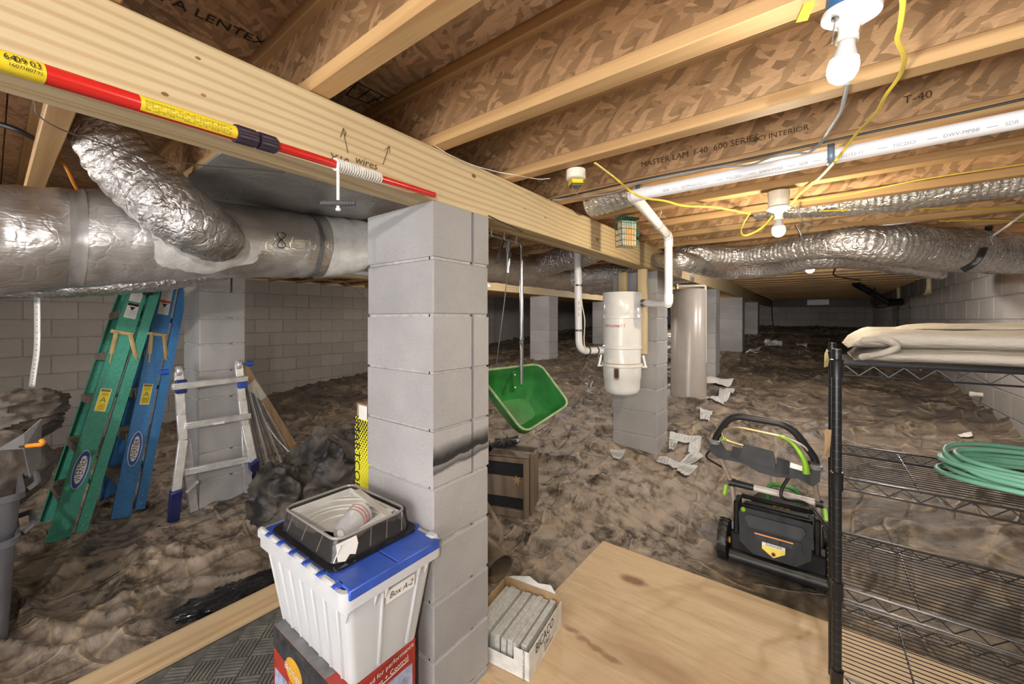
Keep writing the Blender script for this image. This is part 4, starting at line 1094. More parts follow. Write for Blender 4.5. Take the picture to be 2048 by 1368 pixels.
MB().box((q1[0] + .01, q1[2] + .01, z0), (q1[1] - .01, q1[3] - .01, z0 + .008)).build('base', M['blackgloss'], ps)
for k in range(4):
    x = q2[0] + .05 + k * .10
    MB().tube([(x, q1[2] + .004, z0 + .012), (x + .02, q2[2] + .003, z0 + .066)], .0018, 6).build('paint_drip', M['paper'], ps)
for k in range(1, 4):
    y = q2[2] + .05 + k * .06
    MB().tube([(q1[1] - .004, y, z0 + .012), (q2[1] - .003, y + .01, z0 + .066)], .0018, 6).build('paint_drip', M['paper'], ps)
panel((q1[1] - .002, q1[2] + .045, z0 + .036), (0, 1, 0), (-.18, 0, 1), 0, 0, 'paper', ps, 'paint_splash', .001, poly=[(-.035, -.02), (-.012, -.028), (.004, -.014), (.022, -.022), (.034, .006), (.03, .03), (-.036, .03)])
M['ribwhite'] = plain('dried white paint', (.66, .65, .60), .5, var=.08, scale=14)
b = MB(); cx_, cy_ = q2[1] - .12, q2[2] + .10
ring_ = []
vs = []; fs = []
for i in range(14):
    r_ = .03 + .030 * i
    for k in range(25):
        a = math.pi * .36 + math.pi * .92 * k / 24
        z = z0 + .022 + .0022 * i + (.005 if i % 2 else 0)
        x = min(max(cx_ + r_ * math.cos(a) * 1.25, q2[0] + .012), q2[1] - .012); y = min(max(cy_ + r_ * math.sin(a) * 1.0, q2[2] + .012), q2[3] - .012)
        vs.append((x, y, z))
for i in range(13):
    for k in range(24): fs.append((i * 25 + k, (i + 1) * 25 + k, (i + 1) * 25 + k + 1, i * 25 + k + 1))
b.add(vs, fs); o = b.build('ribbed_ramp', M['ribwhite'], ps, smooth=20); o.modifiers.new('t', 'SOLIDIFY').thickness = .003
for i in range(2, 14):
    rg_ = [Vector(vs[i * 25 + k]) + Vector((0, 0, .004)) for k in range(25)]; rg_ = [p for k, p in enumerate(rg_) if k == 0 or (p - rg_[k - 1]).length > .003]
    if len(rg_) > 3: MB().tube(rg_, .0042, 6).build('ridge', M['ribwhite'], o)
MB().bar((q2[1] - .05, q2[3] - .03, z0 + .068), (q2[1] - .02, q2[2] + .03, z0 + .04), .03, .004, up=(0, 0, 1)).build('brush_rest', M['ribwhite'], ps)
stir = MB().bar((q2[0] + .07, q2[3] - .02, z0 + .072), (q2[1] - .015, q2[3] - .06, z0 + .066), .026, .005, up=(0, 0, 1)).build('stir_stick', plain('whitewashed stick', (.62, .58, .50), .7)); tag(stir, 'paint stirring stick lying across the back of the paint tray', 'stick')
cup = thing('plastic_cup', 'clear plastic cup lying on its side in the paint tray', 'cup', (-1.19, .69, z0 + .05))
t = NT('clear cup'); t.P(Base_Color=(.88, .88, .88), Roughness=.12, Transmission_Weight=.72, IOR=1.25); M['cup'] = t.m
B = basis((q2[1] - .055, q2[2] + .035, z0 + .058), (.5, .6, 0), (0, 0, 1))
a_ = Vector((-.35, .78, .10)).normalized(); xx = a_.cross(Vector((0, 0, 1))).normalized(); yy = a_.cross(xx)
B = Matrix(((xx.x, yy.x, a_.x, q2[1] - .055), (xx.y, yy.y, a_.y, q2[2] + .045), (xx.z, yy.z, a_.z, z0 + .058), (0, 0, 0, 1)))
MB().lathe([(.026, 0), (.028, .003), (.031, .02), (.033, .022), (.041, .105), (.043, .108), (.041, .108), (.031, .024), (.024, .004)], n=28, M=B).build('body', M['cup'], cup)
MB().lathe([(.012, -.001), (.012, .002)], n=20, M=B).build('base_dot', M['paper'], cup, smooth=0)
for k in range(3): MB().lathe([(.0385 + .0015 * k, .07 + .012 * k), (.0388 + .0015 * k, .073 + .012 * k)], n=28, M=B, cap=False).build('red_print', M['warnred'], cup)

# ------------------------------------------------------------------ plywood sheet
t = NT('sanded plywood'); c = t.co()
mp = t.co(scale=(1.2, 9, 1), rot=(0, 0, .18)); n1 = t.noise(mp, 3, 6, .6, .8); n2 = t.noise(c, 2.2, 4); n3 = t.noise(t.co(scale=(4, 60, 1), rot=(0, 0, .2)), 2, 4)
col = t.ramp(n1, [(.3, (.52, .37, .21)), (.5, (.62, .46, .28)), (.7, (.68, .53, .35))])
col = t.mix(t.ramp(n2, [(.5, 0), (.72, .5)]), col, (.46, .29, .18))
col = t.mix(t.math('MULTIPLY', n3, .4), col, (.45, .30, .17))
# old shoe and drip stains with their own shape
def spot(cx_, cy_, rx, ry, amt):
    global col
    mp_ = t.n('ShaderNodeMapping'); t.set(mp_.inputs[0], t.mix(.05, c.outputs[0], t.noise(c, 12, 4, out=1)))
    mp_.inputs['Location'].default_value = (-cx_ / rx, -cy_ / ry, 0); mp_.inputs['Scale'].default_value = (1 / rx, 1 / ry, 0)
    g = t.n('ShaderNodeTexGradient', _gradient_type='SPHERICAL'); t.set(g.inputs[0], mp_.outputs[0])
    col = t.mix(t.ramp(g.outputs[1], [(0, 0), (.6, amt), (1, amt)]), col, (.20, .075, .03))
p_ = onZ(1280, 1186, .018); spot(p_.x, p_.y, .09, .05, .85); p_ = onZ(1110, 1245, .018); spot(p_.x, p_.y, .14, .16, .35)
p_ = onZ(1330, 1368, .018); spot(p_.x, p_.y, .25, .10, .35)
for px, py in ((1160, 1290), (1185, 1312), (1210, 1330), (1240, 1352)): p_ = onZ(px, py, .018); spot(p_.x, p_.y, .055, .018, .6)
t.P(Base_Color=col, Roughness=.55).bump(n3, .12, .003); M['plywood'] = t.m
py_ = MB().box((-1.095, 1.10, .0), (1.20, 2.41, .018), .002).build('plywood_sheet', M['plywood'], smooth=0); tag(py_, 'large sanded plywood sheet lying on the plastic in front of the mower', 'board')

# ------------------------------------------------------------------ white carton of tiles beside the pier
M['cartonwhite'] = plain('scuffed white carton', (.70, .69, .65), .7, var=.10, scale=22); M['tile'] = plain('grey stone tile', (.52, .52, .49), .5, var=.12, scale=60)
tb = thing('tile_carton', 'open scuffed white carton of tiles on the plywood beside the near pier', 'carton', (-1.08, 1.43, .018))
R_ = Matrix.Translation((-1.075, 1.435, .019)) @ Matrix.Rotation(.14, 4, 'Z')
w2, l2, h2 = .155, .170, .115
def tbx(a, b_, m, nm, bev=.002): return MB().box(a, b_, bev, R_).build(nm, M[m], tb, smooth=0)
tbx((-w2, -l2, 0), (w2, l2, .004), 'cartonwhite', 'bottom')
tbx((w2 - .004, -l2, .004), (w2, l2, h2), 'cartonwhite', 'side')
tbx((-w2, -l2, .004), (-w2 + .004, l2, h2 + .01), 'kraft', 'side')
tbx((-w2 + .004, l2 - .004, .004), (w2 - .004, l2, h2 + .02), 'kraft', 'end')
tbx((-w2 + .004, -l2, .004), (w2 - .004, -l2 + .004, .062), 'cartonwhite', 'end')
tbx((w2 - .07, -l2 - .001, .06), (w2 - .004, -l2 + .003, h2), 'cartonwhite', 'end_flap')
MB().prism([(-w2 + .02, 0), (w2 - .03, 0), (w2 - .06, .028), (0.03, .018), (-.02, .034), (-w2 + .05, .012)], 0, .003, R_ @ basis((0, l2 + .001, h2 + .02), (1, 0, 0), (0, .35, 1))).build('torn_flap', M['cartonwhite'], tb, smooth=0)
def tl(p): return R_ @ Vector(p)
def tv(v): return R_.to_3x3() @ Vector(v)
text('BICACO', tl((w2, -.02, .085)), tv((0, 1, 0)), tv((0, 0, 1)), .055, 'ink', tb, width=.9)
text('TAU', tl((w2, .0, .045)), tv((0, 1, 0)), tv((0, 0, 1)), .035, 'brownink', tb)
text('GREENTOUCH.COM', tl((w2 - .022, -l2 - .001, .058)), tv((0, 0, 1)), tv((-1, 0, 0)), .013, 'ink', tb)
text('TILE ADHESIVE', tl((w2, .02, .02)), tv((0, 1, 0)), tv((0, 0, 1)), .014, 'ink', tb)
for k in range(9):
    x = -.125 + k * .030 + random.uniform(-.002, .002); z = random.choice((0, 0, .006, .012))
    lean = random.uniform(-.05, .08)
    Mk = R_ @ Matrix.Translation((x, random.uniform(-.006, .006), .006)) @ Matrix.Rotation(lean, 4, 'Y')
    o = MB().box((-.0125, -.150, 0), (.0125, .150, .098 + z), .0015, Mk).build('tile', M['tile'], smooth=0)
    tag(o, 'grey tile standing on edge in the white carton, ' + (ORD[k] if k < 8 else 'last') + (' to' if k == 0 else ' from') + ' the near pier', 'tile', 'tiles in the white carton')

# ------------------------------------------------------------------ white vacuum canister on the second pier
cvx, cvy = -1.255, 3.13
cv = thing('vacuum_canister', 'white central vacuum canister with red lettering hung on the pier', 'vacuum', (cvx, cvy, .85))
MB().lathe([(0, 1.664), (.146, 1.664), (.153, 1.672), (.156, 1.66), (.152, 1.655), (.152, 1.50), (.156, 1.495), (.156, 1.462), (.151, 1.458), (.151, 1.245), (.157, 1.24), (.157, 1.222), (.148, 1.216), (.148, 1.105), (.150, 1.10)], (cvx, cvy, 0), 40).build('motor_body', M['white'], cv)
MB().lathe([(.157, 1.102), (.163, 1.098), (.163, 1.078), (.153, 1.072), (.150, .985), (.146, .98), (.140, .90), (.132, .87), (.11, .852), (0, .848)], (cvx, cvy, 0), 40).build('dirt_bucket', M['white'], cv)
MB().lathe([(.1585, 1.106), (.1585, 1.100)], (cvx, cvy, 0), 40, cap=False).build('gasket', M['kraft'], cv)
toc = Vector((-cvx, -cvy, 0)).normalized(); sdv = Vector((-toc.y, toc.x, 0))
if sdv.dot(Vector((CS, SN, 0))) < 0: sdv = -sdv
def onCan(a, z, r): return Vector((cvx, cvy, z)) + (toc * math.cos(a) + sdv * math.sin(a)) * r
M['logo_red'] = plain('red lettering', (.62, .07, .03), .5)
for ch, a in zip('Honeywell', np.linspace(-.95, .12, 9)):
    text(ch, onCan(a, 1.405, .1535), -toc * math.sin(a) + sdv * math.cos(a), (0, 0, 1), .039, 'logo_red', cv)
b = MB(); vs = []; fs = []
pts2 = [(.032 * math.cos(a) * 1.0, .018 * math.sin(a) + (.034 if math.sin(a) > 0 else -.034)) for a in np.linspace(0, 2 * math.pi, 24, endpoint=False)]
for rr_, e in ((1.0, .001), (.72, .003)):
    vs = [onCan(-.28 + px * rr_ * .7 / .15, 1.03 + pz * rr_, .1525 + e) for px, pz in pts2]
    MB().add(vs, [tuple(range(24))]).build('sight_glass' if rr_ < 1 else 'sight_frame', plain('smoky sight glass', (.10, .05, .03), .1) if rr_ < 1 else plain('grey gasket', (.32, .29, .27), .5), cv, smooth=0)
for s_ in (-1, 1):
    c_ = onCan(s_ * 1.45, 1.09, .165)
    MB().bar(c_ + Vector((0, 0, .075)), c_ - Vector((0, 0, .01)) + sdv * s_ * .018, .016, .008, up=toc).build('latch', M['white'], cv)
    MB().bar(c_ - Vector((0, 0, .015)) - sdv * s_ * .01, c_ - Vector((0, 0, .015)) + sdv * s_ * .03, .012, .02, up=toc).build('latch_tab', M['white'], cv)
MB().tube([onCan(-1.5, 1.20, .14), onCan(-1.5, 1.20, .19)], .031, 16).build('inlet_collar', M['white'], cv)
MB().tube([onCan(1.35, 1.585, .13), onCan(1.35, 1.585, .19)], .030, 16).build('outlet_clamp', M['darksteel'], cv)
# wooden uprights that carry it
for px0, px1, yy_, z0_, z1_, lab in ((1282, 1289, 3.27, 1.17, 1.95, 'taller pale wooden upright to the right of the canister'), (1240, 1252, 3.34, 1.2, 1.864, 'shorter pale wooden upright rising behind the canister')):
    a = onY((px0 + px1) / 2, 560, yy_)
    o = MB().box((a.x - .036, yy_ - .019, z0_), (a.x + .036, yy_ + .019, z1_), .002).build('wooden_upright', M['stud']); tag(o, lab, 'board')
# pvc runs
PR = .0262
pv = thing('pvc_pipe_run', 'white pvc pipe run from the right ceiling down to the vacuum canister', 'pipe', (-.7, 1.8, 2.0))
pA, pB = Vector((XR - .03, 1.785, 2.026)), onZ(1266, 398, 2.005); pB.y = 1.79; pB.z = 2.022
pC = W(1337, 470, 2.72); pC.z = 2.0; pD = W(1337, 606, 2.72); pE = onCan(1.35, 1.585, .185)
pC = onY(1337, 472, pC.y); pC.z = min(pC.z, 2.02); pD.z = 1.56
MB().tube([pA, pB], PR, 24).build('ceiling_pipe', M['pvc'], pv)
MB().tube([pB, pC], PR, 24).build('diagonal_pipe', M['pvc'], pv)
MB().tube([pC, pD], PR, 24).build('drop_pipe', M['pvc'], pv)
MB().tube([pD, pE], PR, 24).build('outlet_pipe', M['pvc'], pv)
for i, (a, c_, e) in enumerate(((pA, pB, pC), (pB, pC, pD), (pC, pD, pE))):
    u_, v_ = (a - c_).normalized(), (e - c_).normalized()
    MB().tube(bend([c_ + u_ * .065, c_, c_ + v_ * .065], .05, 8), PR * 1.14, 24).build('elbow', M['pvc'], pv)
dirp = (pB - pA).normalized()
vw = Vector((0, -1, -.55)).normalized(); vw = (vw - dirp * vw.dot(dirp)).normalized()
pr_ = []
px = 1300
strs = ['SDR', 'ASTM-D2152-11', 'TSC2SCI', 'DWV-MPBB']
k = 0; s_ = .14
Lp = (pA - pB).length
while s_ < Lp - .12:
    st_ = strs[k % 4]; k += 1
    if s_ > .02: text(st_, pB - dirp * s_ + vw * PR, -dirp, vw.cross(-dirp), .0145, 'greycable', pv, 'LEFT')
    s_ += .0095 * len(st_) + .012
    MB().bar(pB - dirp * s_ + vw * (PR + .0002), pB - dirp * (s_ + .022) + vw * (PR + .0002), .0016, .0006, up=vw).build('printed_dash', M['greycable'], pv, smooth=0)
    s_ += .034
def pstrap(px, nm='pipe_strap'):
    f_ = 0
    c_ = min((pB + (pA - pB) * i / 400 for i in range(401)), key=lambda p: abs(CX + F * (CS * p.x + SN * p.y) / (-SN * p.x + CS * p.y) - px))
    pts = [c_ + Vector((0, -.012, ZJ - c_.z + .012))] + [c_ + Vector((0, -math.cos(a), -math.sin(a))) * (PR + .001) for a in np.linspace(-.5, 2.9, 12)]
    b = MB(); vs = []
    for p in pts: vs += [p - Vector((.010, 0, 0)), p + Vector((.010, 0, 0))]
    b.add(vs, [(2 * i, 2 * i + 1, 2 * i + 3, 2 * i + 2) for i in range(len(pts) - 1)])
    o = b.build(nm, M['bluegrey'], pv, smooth=60); o.modifiers.new('t', 'SOLIDIFY').thickness = .0012
M['bluegrey'] = plain('blue grey strap', (.22, .30, .38), .45, .3)
pstrap(1663); pstrap(1279)
for a_, c_ in ((pB.lerp(pC, .62), pB - pC), (pC.lerp(pB, .12), pB - pC)):
    MB().tube([a_, a_ + c_.normalized() * .008], PR + .003, 20).build('cable_tie', M['greycable'], pv)
    MB().tube([a_ + Vector((0, 0, PR)), a_ + Vector((.02, .0, PR + .05))], .0025, 5).build('tie_tail', M['rope'], pv)
iv = thing('pvc_intake_pipe', 'white pvc pipe dropping from the ceiling and turning right into the canister', 'pipe', (-1.6, 3.1, 1.4))
iE = onCan(-1.5, 1.20, .185); iT = W(1154, 510, 3.18); iM = W(1158, 690, 3.18); iM.z = iE.z
iT = Vector((iM.x - .015, iM.y, 2.05))
MB().tube(bend([iT, iM, iE], .09, 10), PR * 1.06, 20).build('pipe', M['pvc'], iv)
for p_, q_ in ((iM + Vector((0, 0, .16)), Vector((0, 0, 1))), (iM + Vector((0, 0, .52)), Vector((0, 0, 1))), (iM.lerp(iE, .42), (iE - iM).normalized()), (iM.lerp(iE, .85), (iE - iM).normalized())):
    MB().tube([p_, p_ + q_ * .014], PR * 1.2, 20).build('clamp', M['darksteel'], iv)
text('SDR  - PVC - 2 IN', iM + Vector((0, 0, .34)) + toc * (PR * 1.06), (0, 0, -1), sdv, .016, 'ink', iv)
MB().tube(smoothpath([iT + sdv * .03 - Vector((0, 0, .2)), iT + sdv * .035 - Vector((0, 0, .45)), iM + sdv * .045 + Vector((0, 0, .25)), iM + sdv * .04 + Vector((0, 0, .08)), iM + sdv * .06], 6), .004, 6).build('signal_wire', M['paper'], iv)

# ------------------------------------------------------------------ tan water tank
M['tank'] = plain('taupe enamel', (.36, .32, .285), .28, var=.03)
tk = thing('water_tank', 'tall taupe cylindrical water tank under the beam beyond the canister', 'tank', (-1.30, 4.72, .6))
tc = W(1377, 680, 4.5)
MB().lathe([(.186, .58), (.190, .60), (.186, .625), (.186, 1.775), (.176, 1.795), (.05, 1.80), (0, 1.80)], (tc.x, tc.y, 0), 40).build('shell', M['tank'], tk)
MB().lathe([(.189, .60), (.189, .612)], (tc.x, tc.y, 0), 40, cap=False).build('base_band', M['kraft'], tk)
tcam = Vector((-tc.x, -tc.y, 0)).normalized(); ts = Vector((CS, SN, 0))
va = Vector((tc.x, tc.y, 1.83)) - ts * .13 + tcam * .05; vb = Vector((tc.x, tc.y, 1.83)) + ts * .185 + tcam * .12
MB().tube(bend([va - Vector((0, 0, .035)), va, vb, Vector((vb.x, vb.y, .98))], .02), .013, 12).build('relief_pipe', M['ivory'], tk)
MB().lathe([(.02, 0), (.02, .025), (.012, .03), (.012, .05)], Vector((tc.x, tc.y, 1.80)) - ts * .13 + tcam * .05, 14).build('relief_valve', M['brass'], tk)

# ------------------------------------------------------------------ broadcast spreader hung by its handle
M['green'] = plain('green spreader plastic', (.055, .30, .075), .36, var=.2, scale=6); M['limelip'] = plain('worn pale green lip', (.36, .50, .26), .5, var=.15, scale=20)
sp = thing('fertilizer_spreader', 'green hopper spreader hanging by its metal handle behind the near pier', 'spreader', W(1050, 830, 2.75))
rim = [W(952, 742, 2.66), W(1080, 727, 2.92), W(1140, 808, 2.80), W(1048, 868, 2.56)]
cen = sum(rim, Vector()) / 4; nn = (rim[1] - rim[0]).cross(rim[3] - rim[0]).normalized()
if nn.dot(-cen + Vector((0, 0, CZ))) < 0: nn = -nn
def rquad(qs, k, off, r=.16):
    m_ = sum(qs, Vector()) / 4; P = [m_ + (p - m_) * k + off for p in qs]; out = []
    for i in range(4):
        a, c_, e = P[i - 1], P[i], P[(i + 1) % 4]
        for j in range(6):
            t_ = j / 5; s1, s2 = c_ + (a - c_) * r, c_ + (e - c_) * r
            out.append(s1 * (1 - t_) ** 2 + c_ * 2 * t_ * (1 - t_) + s2 * t_ * t_)
    return out
dn = Vector((0, 0, -1)); dep = (W(1030, 838, 3.02) - cen).normalized()
rings = [rquad(rim, 1.0, Vector()), rquad(rim, .93, dep * .10, .18), rquad(rim, .70, dep * .22, .28), rquad(rim, .46, dep * .265, .3),
         rquad(rim, .45, dep * .260, .3), rquad(rim, .68, dep * .214, .28), rquad(rim, .905, dep * .10, .18), rquad(rim, .965, Vector(), .16)]
n = 24
b = MB(); b.add([p for q in rings for p in q], [(j * n + i, j * n + (i + 1) % n, (j + 1) * n + (i + 1) % n, (j + 1) * n + i) for j in range(len(rings) - 1) for i in range(n)] + [tuple(4 * n + i for i in range(n)), tuple(3 * n + i for i in range(n - 1, -1, -1))])
b.build('hopper', M['green'], sp, smooth=50)
MB().tube(rquad(rim, .985, nn * .002), .0085, 8, closed=True).build('lip', M['limelip'], sp)
gm = rings[5]
for f, s0 in ((.52, 1), (.52, 0)):
    p = rim[0].lerp(rim[1], .60) + dep * .03 - (rim[0] - rim[3]).normalized() * .03
MB().bar(rim[0].lerp(rim[1], .56) + dep * .035 + (rim[3] - rim[0]) * .035, rim[0].lerp(rim[1], .56) + dep * .20 + (rim[3] - rim[0]) * .17, .022, .010, up=nn, bev=.003).build('stiffener', M['green'], sp)
for f in (.15, .8):
    c_ = (rim[0].lerp(rim[1], .56) + dep * .035 + (rim[3] - rim[0]) * .05).lerp(rim[0].lerp(rim[1], .56) + dep * .20 + (rim[3] - rim[0]) * .18, f) + nn * .007
    MB().lathe([(.008, 0), (.008, .004), (.004, .007)], n=10, M=basis(c_, rim[1] - rim[0], nn.cross(rim[1] - rim[0]))).build('bolt', M['paper'], sp)
lb = rim[2].lerp(rim[3], .62) + dep * .05; ld = (rim[2] - rim[3]).normalized()
panel(lb - nn.cross(ld) * 0 , ld, -dep, .13, .03, 'steel', sp, 'name_plate', .003, off=.02)
hb_, ht_ = W(1043, 740, 2.80), W(1043, 505, 2.80)
hx = W(975, 467, 2.62)
hk1 = W(1033, 482, 2.78)
pts = [hb_ + Vector((0, 0, -.10)), hb_, ht_, W(1043, 487, 2.80), hx, hx + (hx - hk1) * .8]
MB().tube(bend(pts, .07, 7), .0125, 14).build('handle', M['steel'], sp)
e0 = hx + (hx - hk1) * .8
MB().tube(bend([e0, e0 + (hx - hk1).normalized() * .12 - Vector((0, 0, .02)), e0 + (hx - hk1).normalized() * .12 + (hb_ - ht_)], .07, 7), .0125, 14).build('handle', M['steel'], sp)
tj = W(1020, 478, 2.76)
MB().bar(tj + Vector((0, 0, .02)), tj - Vector((0, 0, .12)) - ts * .02, .03, .02, up=tcam, bev=.004).build('trigger', M['steel'], sp)
MB().bar(tj - ts * .05, tj - Vector((0, 0, .17)) - ts * .09, .026, .016, up=tcam, bev=.004).build('trigger_lever', M['darksteel'], sp)
MB().tube([W(1017, 505, 2.74), W(1016, 532, 2.74)], .020, 14).build('trigger_housing', M['steel'], sp)
MB().tube([W(1016, 532, 2.74), W(1015, 546, 2.74)], .014, 14).build('ferrule', M['steel'], sp)
MB().tube(smoothpath([W(1015, 546, 2.74), W(1008, 610, 2.74), W(999, 680, 2.74), W(992, 735, 2.76)], 6), .0035, 6).build('control_cable', M['darksteel'], sp)
MB().tube([W(1043, 672, 2.80), W(1043, 700, 2.80)], .0165, 10, sq=.5).build('tube_joint', M['steel'], sp)
for a_ in (-1, 1): MB().bar(W(1040, 685, 2.78), W(1040 + 7, 685 + a_ * 8, 2.77), .012, .006, up=tcam).build('wing_nut', M['darksteel'], sp)
for p_ in (W(985, 467, 2.64), W(1010, 474, 2.70), W(1034, 482, 2.76)):
    zt_ = 2.04
    MB().tube(smoothpath([Vector((p_.x, p_.y, zt_)), p_ + Vector((0, 0, .03)), p_ + tcam * .016, p_ - Vector((0, 0, .017)), p_ - tcam * .016, p_ - tcam * .018 + Vector((0, 0, .012))], 5), .004, 7).build('hanging_hook', M['paper'], sp)
# spinner wheel under the hopper
ax0 = W(1012, 884, 2.86)
MB().lathe([(.10, -.008), (.105, 0), (.10, .004), (.03, .02)], n=26, M=basis(ax0, (1, 0, .12), (0, 1, .1))).build('spinner', M['black'], sp)
for k in range(6):
    a = k * math.pi / 3; B = basis(ax0, (1, 0, .12), (0, 1, .1))
    MB().bar(B @ Vector((.02 * math.cos(a), .02 * math.sin(a), .01)), B @ Vector((.10 * math.cos(a), .10 * math.sin(a), .014)), .004, .02, up=B.col[2].to_3d()).build('spinner_fin', M['darksteel'], sp)

# ------------------------------------------------------------------ dusty crate, brown pipe and the leaf
M['oldwood'] = wood('dusty old timber', (.23, .175, .125), (.11, .075, .05), 'Z', 30); M['screen'] = plain('black mesh screen', (.012, .012, .014), .8)
A0, A1 = onZ(935, 1012, .13), onZ(1056, 1035, .115); A2 = onZ(1096, 1002, .17)
crx = (A1 - A0).normalized(); crx.z = 0; crx.normalize(); cry = Vector((-crx.y, crx.x, 0))
if cry.dot(A2 - A1) < 0: cry = -cry
wC, dC, hC = .40, .30, .40
C0 = A1 - crx * wC; C0.z = .10
RC = Matrix(((crx.x, cry.x, 0, C0.x), (crx.y, cry.y, 0, C0.y), (0, 0, 1, C0.z), (0, 0, 0, 1)))
cr = thing('wooden_crate', 'dusty dark wooden crate with black mesh front under the green spreader', 'crate', C0)
def cb(a, b_, m, nm): return MB().box(a, b_, .004, RC).build(nm, M[m], cr, smooth=0)
cb((0, 0, 0), (.035, .03, hC), 'oldwood', 'post'); cb((wC - .035, 0, 0), (wC, .03, hC), 'oldwood', 'post'); cb((wC - .02, .05, 0), (wC, dC, hC - .01), 'oldwood', 'side_board')
cb((0, .05, 0), (.02, dC, hC - .01), 'oldwood', 'side_board'); cb((.035, 0, hC - .03), (wC - .035, .04, hC), 'oldwood', 'top_rail'); cb((.035, 0, .0), (wC - .035, .03, .05), 'oldwood', 'bottom_rail')
cb((.035, .008, .13), (wC - .035, .03, .27), 'oldwood', 'front_board'); cb((.02, .035, .02), (wC - .02, .045, hC - .03), 'screen', 'mesh_screen'); cb((.0, dC - .02, 0), (wC, dC, hC), 'oldwood', 'back_board')
cb((wC - .005, .045, .0), (wC + .012, .075, hC + .03), 'oldwood', 'corner_batten'); cb((.10, .02, hC), (wC, .14, hC + .012), 'oldwood', 'lid_board')
lf = MB().prism([(0, -.035), (.008, -.01), (.03, -.012), (.014, .004), (.03, .022), (.008, .016), (0, .04), (-.008, .016), (-.03, .02), (-.014, .002), (-.026, -.014), (-.007, -.01)], 0, .0012, RC @ basis((wC - .075, -.002, .255), (1, 0, .3), (-.3, 0, 1))).build('oak_leaf', plain('dry leaf', (.42, .24, .10), .7, var=.2), smooth=0)
tag(lf, 'dry brown oak leaf stuck on the crate front', 'leaf')
pe = onZ(1004, 1150, .09); pdv = (W(1012, 1150, pe.length * .9) - W(950, 1062, pe.length * 1.0)); 
p1_ = W(1000, 1138, 2.05); p0_ = W(930, 1052, 2.32)
M['rustpipe'] = plain('brown dusty pipe', (.17, .125, .085), .5, .2, var=.3, scale=8)
dp = thing('brown_pipe', 'short brown dusty pipe with an open flared end beside the near pier', 'pipe', p1_)
dv = (p1_ - p0_).normalized()
xx = dv.cross(Vector((0, 0, 1))).normalized(); yy = dv.cross(xx)
B = Matrix(((xx.x, yy.x, dv.x, p0_.x), (xx.y, yy.y, dv.y, p0_.y), (xx.z, yy.z, dv.z, p0_.z), (0, 0, 0, 1))); Ln = (p1_ - p0_).length
MB().lathe([(.068, -.1), (.068, Ln - .06), (.078, Ln - .055), (.080, Ln), (.074, Ln), (.070, Ln - .05), (.062, -.09)], n=28, M=B).build('tube', M['rustpipe'], dp)
hd = [W(985, 1028, 2.3), W(1000, 1055, 2.25), W(1003, 1078, 2.22), W(995, 1098, 2.2)]
MB().tube(smoothpath([hd[0] - Vector((.06, 0, -.06))] + hd, 6), .016, 10, sq=.5).build('bail', M['oldwood'], dp)

# ------------------------------------------------------------------ tape patches and scraps on the sheeting
M['ptape'] = plain('creased white tape', (.62, .62, .60), .5, var=.10, scale=90, bump=.5); M['ptape_line'] = plain('tape print', (.22, .22, .22), .7)
def patch(poly, label, group=None, lines=True, m='ptape', nm='tape_patch', cat='tape', lift=.007):
    P = []
    for px, py in poly:
        z = .3
        for _ in range(12):
            q = onZ(px, py, z); z = .6 * z + .4 * gz(q.x, q.y)
        P.append(onZ(px, py, z))
    # subdivide onto the sheeting
    import itertools
    a, b_, c_, d_ = P; vs = []; N1, N2 = 10, 4
    for i in range(N1 + 1):
        for j in range(N2 + 1):
            p = a.lerp(b_, i / N1).lerp(d_.lerp(c_, i / N1), j / N2)
            zs = max(gz(p.x + dx, p.y + dy) for dx in (-.02, 0, .02) for dy in (-.02, 0, .02))
            vs.append((p.x, p.y, zs + lift + .002 * random.random()))
    fs = [(i * (N2 + 1) + j, (i + 1) * (N2 + 1) + j, (i + 1) * (N2 + 1) + j + 1, i * (N2 + 1) + j + 1) for i in range(N1) for j in range(N2)]
    o = MB().add(vs, fs).build(nm, M[m], smooth=0); o.modifiers.new('t', 'SOLIDIFY').thickness = .003
    tag(o, label, cat, group)
    if lines:
        b = MB()
        for i in range(1, N1):
            v0, v1 = Vector(vs[i * (N2 + 1) + 1]), Vector(vs[i * (N2 + 1) + 3])
            b.bar(v0.lerp(v1, .0) + Vector((0, 0, .003)), v0.lerp(v1, .8 + .3 * random.random()) + Vector((0, 0, .003)), .004, .001)
        b.build('print', M['ptape_line'], o, smooth=0, kind='stuff')
    return o
patch([(1219, 903), (1252, 905), (1240, 922), (1226, 918)], 'crumpled white tape patch at the left foot of the canister pier')
patch([(1340, 866), (1405, 878), (1398, 896), (1338, 882)], 'white tape strip running right from the canister pier, farthest of the loop')
patch([(1383, 876), (1404, 880), (1398, 912), (1376, 908)], 'short white tape strip at the right side of the tape loop')
patch([(1385, 905), (1408, 917), (1372, 940), (1352, 930)], 'white tape strip slanting down at the near right of the tape loop')
patch([(1338, 884), (1356, 886), (1347, 905), (1338, 900)], 'small white tape strip close against the canister pier')
patch([(1318, 918), (1368, 932), (1362, 945), (1312, 930)], 'white tape strip along the near side of the tape loop')
patch([(1366, 932), (1396, 938), (1378, 956), (1352, 948)], 'white tape tail pointing toward the mower')
patch([(1400, 820), (1425, 825), (1418, 846), (1400, 842)], 'small white square tape patch left of the mower bail')
patch([(1402, 790), (1450, 806), (1446, 812), (1404, 800)], 'white tape strip below the water tank', lines=False)
patch([(1440, 780), (1470, 784), (1452, 808), (1436, 800)], 'white tape piece at the right end of the strip below the water tank', lines=False)
patch([(1405, 757), (1468, 762), (1456, 778), (1408, 768)], 'pale card scrap at the foot of the third pier', None, False, 'paper', 'card_scrap', 'scrap')
